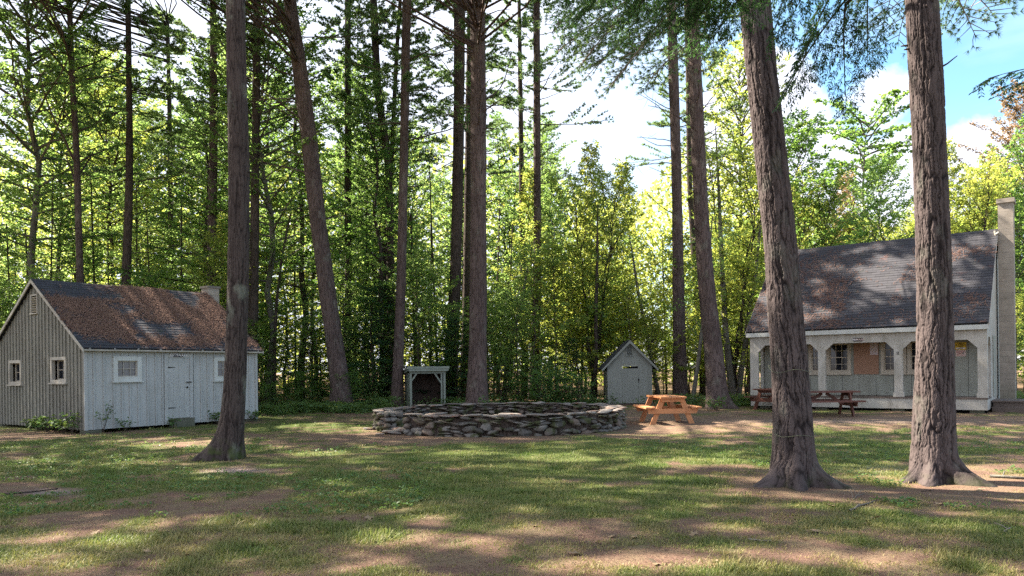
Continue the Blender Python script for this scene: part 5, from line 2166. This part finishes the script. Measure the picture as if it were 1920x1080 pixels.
# a few logs in it
rr = random.Random(9)
k = 0
for row in range(2):
    for i in range(5):
        x_ = .18 + i * .17 + row * .08
        if x_ > wS - .2:
            continue
        lg = MB()
        rad_ = rr.uniform(.06, .075)
        lg.tube([(0, 0, 0), (0, .45, .01), (0, .9, 0)], [rad_, rad_ * .95, rad_ * .97], 9)
        n0 = len(lg.v)
        lg.f.append(tuple(range(8, -1, -1)))
        w_ = Matrix.Rotation(fs[3], 4, 'Z') @ Vector((x_, .35, .08 + row * .14))
        lo = lg.build('log', M['dark_bark'])
        lo.location = fs[0] + w_
        lo.rotation_euler = (0, 0, fs[3])
        tag(lo, 'cut log stacked on the floor of the wood shelter', 'log', 'logs stacked in the wood shelter')

# ------------------------------------------------------------------ stone ring
RC, RR, RT = (-.35, 20.6), 3.45, .54
ring = thing('stone_wall', 'low round dry stone wall of mossy field stones with two gaps', 'wall', (RC[0], RC[1], 0))
rg = random.Random(21)
ico = []


def icosphere():
    import bmesh
    bm = bmesh.new()
    bmesh.ops.create_icosphere(bm, subdivisions=2, radius=1.0)
    bm.verts.ensure_lookup_table()
    v = np.array([tuple(x.co) for x in bm.verts])
    f = np.array([[x.index for x in fc.verts] for fc in bm.faces])
    bm.free()
    return v, f


IV, IF = icosphere()


def stone(rng, c, ang, sx, sy, sz, flat=1.0, tilt=.12):
    """irregular stone: unit sphere cut by random planes, squared off, scaled"""
    v = IV.copy()
    v = np.sign(v) * np.abs(v) ** .66
    for _ in range(11):
        nrm = norm(rng.normal(0, 1, 3))
        dcut = rng.uniform(.50, .92)
        dd = v @ nrm
        m_ = dd > dcut
        v[m_] -= nrm * (dd[m_] - dcut)[:, None]
    v = v + rng.normal(0, .03, v.shape)
    v = v * np.array([sx, sy, sz]) / 2
    a, b_ = rng.normal(0, tilt), rng.normal(0, tilt)
    v = v @ rotz_np(rng.normal(0, .15)).T @ roty_np(a).T
    R = rotz_np(ang)
    v = v @ R.T + c
    return v


def gap(phi, soft=0):
    p = phi % 360
    return (304 - soft < p < 318.5 + soft) or (123.5 - soft < p < 130 + soft)


def build_ring(rad, h0, h1, rng, out, vary, base_w, hw_):
    pass


rng = np.random.RandomState(17)
SV, SF, SA = [], [], []
CV, CF, CA_ = [], [], []
cnt = 0
cc = 0


def add(lst, v, tone):
    V_, F_, A_ = lst
    n = sum(len(a) for a in V_) if False else lst_n[id(V_)]
    V_.append(v)
    F_.append(IF + n)
    A_.append(np.full(len(v), tone))
    lst_n[id(V_)] += len(v)


lst_n = {id(SV): 0, id(CV): 0}
for face_r, sgn in ((RR, 1), (RR - RT, -1)):
    phi = 0.0
    # columns of stones with uneven courses
    z_levels = np.zeros(720)
    for course in range(8):
        phi = rng.uniform(0, 8)
        while phi < 360:
            big = course < 3
            w = rng.uniform(.20, .46) if big else rng.uniform(.22, .52)
            dphi = math.degrees(w / face_r)
            mid = phi + dphi / 2
            i0 = int(phi * 2) % 720
            idx = [(i0 + k) % 720 for k in range(max(1, int(dphi * 2)))]
            zlo = max(z_levels[idx]) * .55 + min(z_levels[idx]) * .45
            h = (rng.choice([rng.uniform(.13, .22), rng.uniform(.06, .12)], p=[.38, .62]) if big else rng.uniform(.045, .095))
            if sgn < 0:
                h *= .8
            if zlo + h * .6 < .47 and not gap(mid, .5):
                a = math.radians(mid - 90)
                dep = rng.uniform(.2, .3)
                r_ = face_r - sgn * dep * .42 + rng.uniform(-.03, .02)
                c_ = np.array([math.cos(a) * r_, math.sin(a) * r_, zlo + h / 2 - .03])
                v = stone(rng, c_, a + math.pi / 2, w * 1.09, dep, h * 1.14)
                add((SV, SF, SA), v, rng.uniform(0, 1))
            z_levels[idx] = zlo + h
            phi += dphi
# wall ends in the gaps
for ph in (303.4, 319.2, 122.9, 130.7):
    for k in range(3):
        a = math.radians(ph - 90)
        z = 0
        while z < .42:
            h = rng.uniform(.08, .17)
            r_ = RR - .1 - k * .16
            c_ = np.array([math.cos(a) * r_, math.sin(a) * r_, z + h / 2])
            add((SV, SF, SA), stone(rng, c_, a, rng.uniform(.2, .32), .22, h * 1.12), rng.uniform(0, 1))
            z += h
o_ = link('rubble', np_mesh('rubble', np.concatenate(SV), np.concatenate(SF), M['field_stone'], np.concatenate(SA)), ring)
# cap slabs
for rr_, n_ in ((RR - .14, 44), (RR - .38, 38)):
    phi = 0
    while phi < 360:
        w = rng.uniform(.35, .72)
        dphi = math.degrees(w / rr_)
        mid = phi + dphi / 2
        if not gap(mid, 1.5):
            a = math.radians(mid - 90)
            c_ = np.array([math.cos(a) * rr_, math.sin(a) * rr_, .475 + rng.uniform(-.015, .025)])
            add((CV, CF, CA_), stone(rng, c_, a + math.pi / 2, w * 1.1, rng.uniform(.30, .42), rng.uniform(.05, .085), tilt=.035), rng.uniform(0, 1))
        phi += dphi * .93
a = math.radians(311 - 90)
for rr_, hh in ((RR + .02, .10), (RR - .28, .16)):
    c_ = np.array([math.cos(a) * rr_, math.sin(a) * rr_, hh / 2])
    add((CV, CF, CA_), stone(rng, c_, a + math.pi / 2, .95, .42, hh, tilt=.02), .6)
link('cap_stones', np_mesh('cap_stones', np.concatenate(CV), np.concatenate(CF), M['flat_stone'], np.concatenate(CA_)), ring)
# dark filler added inside the wall, so that no light passes through
mb = MB()
for (p0, p1) in ((-41, 123), (131, 303)):
    n_ = 60
    for i in range(n_):
        a0 = math.radians(p0 + (p1 - p0) * i / n_ - 90)
        a1 = math.radians(p0 + (p1 - p0) * (i + 1) / n_ - 90)
        ra, rb_ = RR - .12, RR - RT + .12
        q_ = [(math.cos(a0) * rb_, math.sin(a0) * rb_), (math.cos(a0) * ra, math.sin(a0) * ra), (math.cos(a1) * ra, math.sin(a1) * ra), (math.cos(a1) * rb_, math.sin(a1) * rb_)]
        n0 = len(mb.v)
        for z in (-.1, .43):
            mb.v += [(x_, y_, z) for x_, y_ in q_]
        mb.f += [(n0 + 4, n0 + 5, n0 + 6, n0 + 7), (n0 + 1, n0 + 2, n0 + 6, n0 + 5), (n0 + 3, n0, n0 + 4, n0 + 7)]
        if i == 0:
            mb.f.append((n0, n0 + 1, n0 + 5, n0 + 4))
        if i == n_ - 1:
            mb.f.append((n0 + 2, n0 + 3, n0 + 7, n0 + 6))
mb.build('dark_wall_filler', M['dark_bark'], ring)
# a loose stone by the gap
for (px_, py_, w, h, lab) in ((690, 806, .34, .07, 'flat loose stone on the grass by the end of the stone ring'), (713, 815, .30, .04, 'thin flat stone set in the dirt before the gap in the ring')):
    g0 = G(px_, py_)
    v = stone(rng, np.zeros(3), .3, w, .26, h, tilt=.03)
    o_ = link('stone', np_mesh('stone', v, IF, M['flat_stone'], np.full(len(v), .6)))
    o_.location = (g0.x, g0.y, h * .4)
    tag(o_, lab, 'stone')


# ------------------------------------------------------------------ picnic tables
def picnic(name, label, loc, rot, wood, L_=1.8, legs_in=.32, nails=False, board_gap=.012, top_t=.045):
    """long axis along local y, near end at y=0"""
    t = thing(name, label, 'picnic table', loc, rot)
    W2 = .36
    n_ = 5
    bw = 2 * W2 / n_
    for i in range(n_):
        MB().box(-W2 + bw * i + board_gap / 2, -W2 + bw * (i + 1) - board_gap / 2, 0, L_, .72, .72 + top_t).build('top_board', wood, t)
    for s in (-1, 1):
        for k in range(2):
            a = s * (.56 + k * .15)
            MB().box(a - .065, a + .065, .0, L_, .44, .44 + top_t).build('seat_board', wood, t)
    for y in (legs_in, L_ - legs_in):
        d = 1 if y < L_ / 2 else -1
        for s in (-1, 1):
            # splayed leg
            top, bot = s * .26, s * .56
            mb = MB()
            wl_ = .075
            mb.prism([(bot - wl_, -.02), (bot + wl_, -.02), (top + wl_, .715), (top - wl_, .715)], 'y', y - .02, y + .02)
            mb.build('leg', wood, t)
        # bench cross beam with cut ends
        MB().prism([(-.72, .435), (-.66, .30), (.66, .30), (.72, .435)], 'y', y - .062 * d - .02, y - .062 * d + .02).build('seat_beam', wood, t)
        MB().prism([(-.35, .717), (-.29, .62), (.29, .62), (.35, .717)], 'y', y - .062 * d - .018, y - .062 * d + .018).build('top_beam', wood, t)
        MB().beam((0, y + .09 * d, .36), (0, L_ / 2 - .06 * d, .70), .09, .04, up=(1, 0, 0)).build('brace', wood, t)
    return t


pc = P(1259, 790, 20.6)
picnic('picnic_table', 'new orange picnic table on the bare ground beside the stone ring', (pc.x + .03, 20.4, gz(pc.x, 20.6)), R_(4), M['new_wood'], 1.6, .18)
# dark red tables before the porch
pt = P(1493, 770, 24.3)
picnic('picnic_table', 'dark red picnic table before the middle of the porch, partly behind a thick pine', (P(1606, 735, 23.3).x, 23.35, 0), R_(87), M['stained_wood'], 1.95, .30)
pt = P(1409, 760, 26.6)
picnic('picnic_table', 'dark red picnic table at the far corner of the porch, standing askew', (P(1414, 735, 26.4).x + .2, 26.35, 0), R_(-62), M['stained_wood'], 1.9, .30)

# ------------------------------------------------------------------ small things
# cord round the trunk
def ring_cord(T, pts, lab):
    mb = MB()
    path = T['path']
    n_ = 40
    P3 = []
    for i in range(n_ + 1):
        a = 2 * math.pi * i / n_
        z = pts[0] + pts[1] * math.sin(a) + .03 * math.sin(3 * a)
        cx, cy, r = interp_path(path, z)
        P3.append((cx + math.cos(a) * (r * 1.04 + .022), cy + math.sin(a) * (r * 1.04 + .022), z))
    mb.tube(P3, [.003] * (n_ + 1), 4, False)
    o = mb.build('cord', M['cord'])
    o.location = T['base']
    tag(o, lab, 'cord')


ring_cord(T2, (.72, .09), 'thin pale cord looped low round the leaning thick pine')
ring_cord(T2, (1.52, .04), 'thin pale cord tied at eye height round the leaning thick pine')


def stick(lab, pts, r0, mat='dead_wood', fork=None, name='stick', group=None):
    mb = MB()
    g0 = G(*pts[0])
    w = [G(px_, py_) for px_, py_ in pts]
    P3 = [Vector((a.x - g0.x, a.y - g0.y, gz(a.x, a.y) - gz(g0.x, g0.y) + r0 * .8)) for a in w]
    mb.tube(P3, [r0 * (1 - .5 * i / len(P3)) for i in range(len(P3))], 7)
    for (i, dx, dy, dz, rr_) in (fork or []):
        q_ = P3[i]
        mb.tube([q_, q_ + Vector((dx * .5, dy * .5, dz * .7)), q_ + Vector((dx, dy, dz))], [rr_, rr_ * .8, rr_ * .4], 5)
    o = mb.build(name, M[mat], None, True)
    o.location = (g0.x, g0.y, gz(g0.x, g0.y))
    tag(o, lab, 'stick', group)


stick('thick lichen covered stick lying on needles between the two thick pines', [(1592, 958), (1603, 955), (1612, 950), (1626, 947), (1640, 941)], .013, 'grey_bark', [(1, .1, .1, .03, .01)])
stick('bleached forked twig standing up from the needles between the two thick pines', [(1600, 938), (1606, 930), (1622, 926)], .006, 'dead_wood', [(0, -.03, .02, .13, .005), (1, -.07, 0, .12, .004), (1, .1, .05, .06, .004)])
stick('short broken branch touching the root of the leaning thick pine', [(1556, 906), (1564, 908), (1581, 912)], .013, 'grey_bark')
stick('long dark twig in the grass beside the leaning thick pine', [(1265, 937), (1285, 943), (1302, 948)], .010, 'twig_wood', [(1, .1, .06, .02, .006), (1, -.08, .1, .04, .006)])
stick('thin twig arching over the grass near the leaning thick pine', [(1330, 894), (1340, 906), (1349, 910)], .008, 'twig_wood', [(0, 0, 0, .1, .005)])
stick('grey branch lying in the sunny needles beyond the upright thick pine', [(1857, 893), (1880, 895), (1925, 899)], .025, 'grey_bark', [(1, .1, .1, .06, .01)])
stick('stubby twig in the grass at the farthest corner of the lawn', [(1882, 1000), (1890, 994), (1896, 992)], .012, 'dead_wood', [(1, -.1, .05, .05, .006)])
stick('straight brown stick lying in the grass before the leaning thick pine', [(1404, 1014), (1425, 1016), (1446, 1017)], .010, 'dead_wood')
stick('curled twig by the foot of the upright thick pine', [(1728, 921), (1742, 920), (1751, 916)], .006, 'twig_wood', [(1, .0, -.1, .02, .004)])
stick('thin dead branch on the bare patch near the lone front pine', [(10, 926), (60, 920), (110, 915)], .012, 'dark_bark')

lv = bpy.data.meshes.new('fallen_leaf')
# lobed leaf outline, slightly cupped
a_ = []
for i in range(20):
    t = 2 * math.pi * i / 20
    r = .035 * (1 + .35 * math.cos(5 * t)) * (1.15 if abs(math.sin(t / 2)) > .5 else .8)
    a_.append((r * math.cos(t), r * math.sin(t), .012 * math.cos(2 * t) + .008))
lv.from_pydata([(0, 0, .004)] + a_, [], [(0, i + 1, (i + 1) % 20 + 1) for i in range(20)])
lv.materials.append(M['fallen_leaf'])
rl = random.Random(6)
SP = [(1080, 1040), (1190, 1012), (1150, 1010), (1530, 1000), (1625, 985), (1640, 971), (1700, 900), (1457, 938), (600, 1000), (640, 977), (694, 975), (912, 948), (440, 900), (275, 1035), (75, 858), (180, 850),
      (1895, 985), (1445, 1065), (1340, 1055), (1230, 1060), (1840, 920), (1780, 898), (350, 1045), (180, 1000), (560, 866), (1000, 990), (870, 975), (1300, 1005), (1560, 950), (1760, 945), (1060, 900), (740, 885)]
for i, (a, b) in enumerate(SP):
    g0 = G(a, b)
    o = bpy.data.objects.new('fallen_leaf', lv)
    COL.objects.link(o)
    s = rl.uniform(.8, 1.4)
    o.scale = (s, s, s * .5)
    o.location = (g0.x, g0.y, gz(g0.x, g0.y) + .012)
    o.rotation_euler = (rl.uniform(-.4, .4), rl.uniform(-.4, .4), rl.uniform(0, 6.28))
    tag(o, 'single curled fallen leaf lying on the grass of the clearing', 'leaf', 'fallen leaves scattered over the grass')


# weeds beside the buildings
def weed(x, y, h, lab, seed, n=40, spread=.25, leaf=.09, mat='weed_leaf', group=None, name='weed'):
    t = thing(name, lab, 'plant', (x, y, 0), 0, group)
    r = np.random.RandomState(seed)
    mb = MB()
    pos = []
    for k in range(max(3, n // 9)):
        a = r.uniform(0, 6.28)
        tip = Vector((math.cos(a) * spread * r.uniform(.2, 1), math.sin(a) * spread * r.uniform(.2, 1), h * r.uniform(.6, 1)))
        mb.tube([(0, 0, -.02), tip * .5 + Vector((0, 0, h * .1)), tip], [.006, .005, .003], 4)
        for j in range(9):
            f = r.uniform(.35, 1)
            pos.append(np.array(tip) * f + r.normal(0, .05, 3) + np.array([0, 0, .03]))
    pos = np.array(pos)
    n_ = len(pos)
    V, F = leaf_quads(pos, np.stack([r.normal(0, 1, n_), r.normal(0, 1, n_), r.normal(-.2, .2, n_)], 1), UP + r.normal(0, .35, (n_, 3)), r.uniform(.7, 1.3, n_) * leaf, r.uniform(.5, .9, n_) * leaf)
    mb.build('stem', M['twig_wood'], t)
    link('foliage', np_mesh('foliage', V, F, M[mat], np.repeat(r.uniform(0, 1, n_), 4)), t)


def alongA(a, off, gable_=False):
    o, ux, uy, _ = frA
    p = o + (uy * a - ux * off if gable_ else ux * a - uy * off)
    return p.x, p.y


for i, (a, h, n_) in enumerate(((.25, .75, 50), (.7, .45, 60), (1.2, .4, 70), (1.7, .42, 70), (2.2, .38, 70), (2.7, .35, 60))):
    weed(*alongA(a, .22, True), h, 'broad leaved weed in the strip along the gable wall of the small cabin', 60 + i, n_, .38, .12, group='weeds along the gable wall of the small cabin')
weed(*alongA(.35, .2), .85, 'leggy weed at the nearest corner of the small cabin', 70, 36, .42, .09)
weed(*alongA(.95, .18), .35, 'small leafy weed under the window nearest the gable end of the small cabin', 71, 36, .28, .09)
weed(*alongA(2.25, .2), .3, 'low weed beside the door block of the small cabin', 72, 36, .25, .1)
weed(*alongA(3.75, .2), .42, 'spreading weed between the door and the lone front pine', 73, 54, .35, .11)
weed(*alongA(4.95, .2), .36, 'leafy weed under the end of the small cabin wall, past the lone front pine', 74, 54, .32, .11)
x, y = at(912, 25.6)
weed(x, y, .62, 'bushy green seedling growing by the root of the broad reddish pine', 75, 120, .45, .11)
x, y = at(1342, 26.6)
weed(x, y, .5, 'leafy seedling at the foot of the wide leaning pine', 76, 120, .5, .11)
x, y = at(1150, 31.0)
weed(x, y, .38, 'low fern like clump before the outhouse wall', 77, 60, .4, .1)
x, y = at(780, 17.0)

# ------------------------------------------------------------------ hanging hemlock and near pine boughs
def hemlock_spray(L_, seed, dens=1.0, hang=.35):
    """one drooping flat spray along +X: stem MB, leaf arrays"""
    r = random.Random(seed)
    mb = MB()
    pts, q, d = [], Vector((0, 0, 0)), Vector((1, 0, .05))
    n = 10
    for i in range(n + 1):
        pts.append(q.copy())
        d = (d + Vector((0, r.uniform(-.06, .06), -hang / n * 1.3))).normalized()
        q = q + d * L_ / n
    mb.tube(pts, [.016 * (1 - .85 * i / n) * L_ / 2 + .002 for i in range(n + 1)], 5)
    lp, ld, lnn = [], [], []

    def leaves(a, b, nrm):
        a, b = Vector(a), Vector(b)
        L2 = (b - a).length
        dd = (b - a).normalized()
        sd = dd.cross(Vector(nrm)).normalized()
        m_ = max(2, int(L2 / .021 * dens))
        for k in range(m_):
            f = (k + r.random()) / m_
            p = a + (b - a) * f
            for s in (-1, 1):
                lp.append(tuple(p))
                ld.append(tuple(dd * r.uniform(.3, .9) + sd * s * r.uniform(.5, 1) + Vector((r.uniform(-.2, .2), r.uniform(-.2, .2), r.uniform(-.25, .1)))))

    s = .12 * L_
    side = 1
    while s < L_:
        k = s / L_ * n
        i = min(int(k), n - 1)
        p = pts[i].lerp(pts[i + 1], k - i)
        dd = (pts[i + 1] - pts[i]).normalized()
        lat = dd.cross(Vector((0, 0, 1))).normalized() * side
        tw = ((L_ - s) * .34 + .16) * r.uniform(.7, 1.15)
        e = (dd * .75 + lat * .7 + Vector((0, 0, -.25 * r.random()))).normalized()
        a = p
        m_ = max(2, int(tw / .16))
        for j in range(m_):
            e = (e + Vector((0, 0, -.16)) + dd * .05).normalized()
            b = a + e * tw / m_
            mb.tube([a, b], [.004, .003], 3, False)
            leaves(a, b, (0, 0, 1))
            if j < m_ - 1 or True:
                for s2 in (-1, 1):
                    if r.random() < .8:
                        g = (e * .6 + e.cross(Vector((0, 0, 1))).normalized() * s2 * .7 + Vector((0, 0, -.25))).normalized()
                        c2 = b + g * r.uniform(.07, .17)
                        mb.tube([b, c2], [.0025, .0015], 3, False)
                        leaves(b, c2, (0, 0, 1))
            a = b
        s += .085 * r.uniform(.7, 1.3) / dens
        side = -side
    return np.array(mb.v), mb.f, np.array(lp), np.array(ld)


def near_tree_boughs(name, specs, kind, seed, parent, leafmat, K=10, ln=.1, wd=.005):
    rng = np.random.RandomState(seed)
    mbw = MB()
    LP, LD = [], []
    for (start, end, hang, sd) in specs:
        a, b = Vector(start), Vector(end)
        L_ = (b - a).length
        if kind == 'hemlock':
            sv, sf, tp, td = hemlock_spray(L_, sd, 1.0, hang)
            tipz = sv[:, 2].min()
        else:
            sv, sf, tp, td = pine_bough(L_, sd, .075, droop=-.1)
        x = (b - a).normalized()
        # frame with the spray's chord along a-b
        up = Vector((0, 0, 1))
        yv = up.cross(x).normalized()
        zv = x.cross(yv)
        R = np.array([[x.x, yv.x, zv.x], [x.y, yv.y, zv.y], [x.z, yv.z, zv.z]])
        if kind == 'hemlock':
            # chord correction: the stem droops by its own arc
            ang = hang * .62
            R = R @ roty_np(-ang)
        A = np.array(a)
        n = len(mbw.v)
        mbw.v.extend(map(tuple, sv @ R.T + A))
        mbw.f.extend([tuple(n + i for i in f) for f in sf])
        LP.append(tp @ R.T + A)
        LD.append(td @ R.T)
    LP, LD = np.concatenate(LP), np.concatenate(LD)
    n = len(LP)
    if kind == 'hemlock':
        V, F = leaf_quads(LP, LD, UP + rng.normal(0, .35, (n, 3)), rng.uniform(.035, .062, n), rng.uniform(.012, .019, n), .1)
        v = np.repeat(rng.uniform(0, .7, n), 4)
    else:
        V, F, v = needles(LP, LD, K, ln, wd, rng, .75)
    link(name, np_mesh(name, V, F, M[leafmat], v), parent)
    return mbw


# hemlock whose trunk stands just out of view; its boughs hang into it
HX, HY = 4.6, 1.0
HT = thing('hemlock_tree', 'old hemlock whose dark flat sprays hang down before the leaning thick pine and the sky', 'tree', (HX, HY, 0))
path = smooth_path([(0, 0, 0, .3), (6, .05, 0, .24), (12, .1, .05, .15), (18, .1, .05, .04)])
rngh = np.random.RandomState(3)
VFh = trunk_mesh('trunk', path, [], None, False, 3, nth=16)
B0 = np.array([HX, HY, 0])
specs = []


def hs(px0, py0, Y0, px1, py1, Y1, hang=.3):
    a, b = P(px0, py0, Y0), P(px1, py1, Y1)
    specs.append((tuple(Vector(a) - Vector(B0)), tuple(Vector(b) - Vector(B0)), hang, len(specs) + 500))


# (start above the frame) -> tip
hs(1640, -60, 7.6, 1478, 205, 8.6, .5)
hs(1600, -80, 7.6, 1500, 150, 8.2, .4)
hs(1625, -40, 7.8, 1625, 130, 8.2, .6)
hs(1585, 10, 7.9, 1572, 200, 8.3, .6)
hs(1560, -90, 7.8, 1470, 75, 8.6, .4)
hs(1520, -80, 8.0, 1450, 70, 8.4, .4)
for (a, b, c_, d_, e) in ((1420, -90, 1300, 50, .3), (1370, -110, 1230, 70, .3), (1320, -110, 1160, 60, .3), (1250, -110, 1080, 50, .3), (1450, -110, 1350, 50, .3), (1400, -70, 1260, 85, .35), (1300, -90, 1180, 20, .3), (1190, -90, 1050, 20, .3), (1440, -60, 1330, 80, .4)):
    hs(a, b, 8.0, c_, d_, 9.0, e)
hs(1990, 120, 8.2, 1852, 152, 8.6, .25)
hs(1990, 150, 8.2, 1880, 168, 8.5, .25)
rj = random.Random(12)
for sp_ in list(specs)[9:12]:
    j1 = Vector((rj.uniform(-.45, .45), rj.uniform(-.5, .5), rj.uniform(-.1, .35)))
    specs.append((tuple(Vector(sp_[0]) + j1), tuple(Vector(sp_[1]) + j1 + Vector((rj.uniform(-.3, .3), rj.uniform(-.3, .3), rj.uniform(-.1, .25)))), sp_[2], len(specs) + 500))
mbw = near_tree_boughs('foliage', specs, 'hemlock', 11, HT, 'hemlock_leaf')
# arms from the trunk to the boughs
for s in specs:
    a = Vector(s[0])
    t = Vector((0, 0, min(a.z + .6, 12)))
    mbw.tube([t, t.lerp(a, .5) + Vector((0, 0, .25)), a], [.04, .03, .018], 5)
n = len(mbw.v)
join('trunk', VFh, mbw, M['dark_bark'], HT)

# pine boughs hanging from the leaning thick pine and from the upright one
def pb(T, lst, seed, Ystart):
    sp = []
    for (px0, py0, Y0, px1, py1, Y1) in lst:
        a, b = P(px0, py0, Y0), P(px1, py1, Y1)
        sp.append((tuple(a - T['base']), tuple(b - T['base']), 0, seed + len(sp)))
    mb = near_tree_boughs('bough', sp, 'pine', seed, T['root'], 'pine_needle', 22, .12, .0085)
    for s in sp:
        a = Vector(s[0])
        z = a.z + .8
        cx, cy, r = interp_path(T['path'], z)
        mb.tube([(cx, cy, z), Vector((cx, cy, z)).lerp(a, .5) + Vector((0, 0, .2)), a], [.045, .03, .02], 6)
    mb.build('bough_stem', M['dead_wood'], T['root'])


pb(T2, [(1345, -60, 14.6, 1150, 170, 15.1), (1300, -80, 15.1, 1090, 130, 15.6), (1320, 60, 14.1, 1215, 175, 14.6), (1270, -60, 15.6, 1050, 100, 16.1), (1330, 20, 15.1, 1180, 110, 15.6), (1350, 30, 14.6, 1310, 130, 15.1), (1250, 20, 16.1, 1110, 150, 16.1), (1200, -50, 16.1, 1040, 60, 16.6)], 700, 12)
pb(T3, [(1690, -70, 12.5, 1650, 60, 13.5), (1720, -60, 12.5, 1680, 85, 13.5), (1760, -60, 12, 1870, 40, 13), (1780, -80, 12, 1905, 0, 13), (1770, -40, 12.5, 1830, 70, 13)], 800, 12)
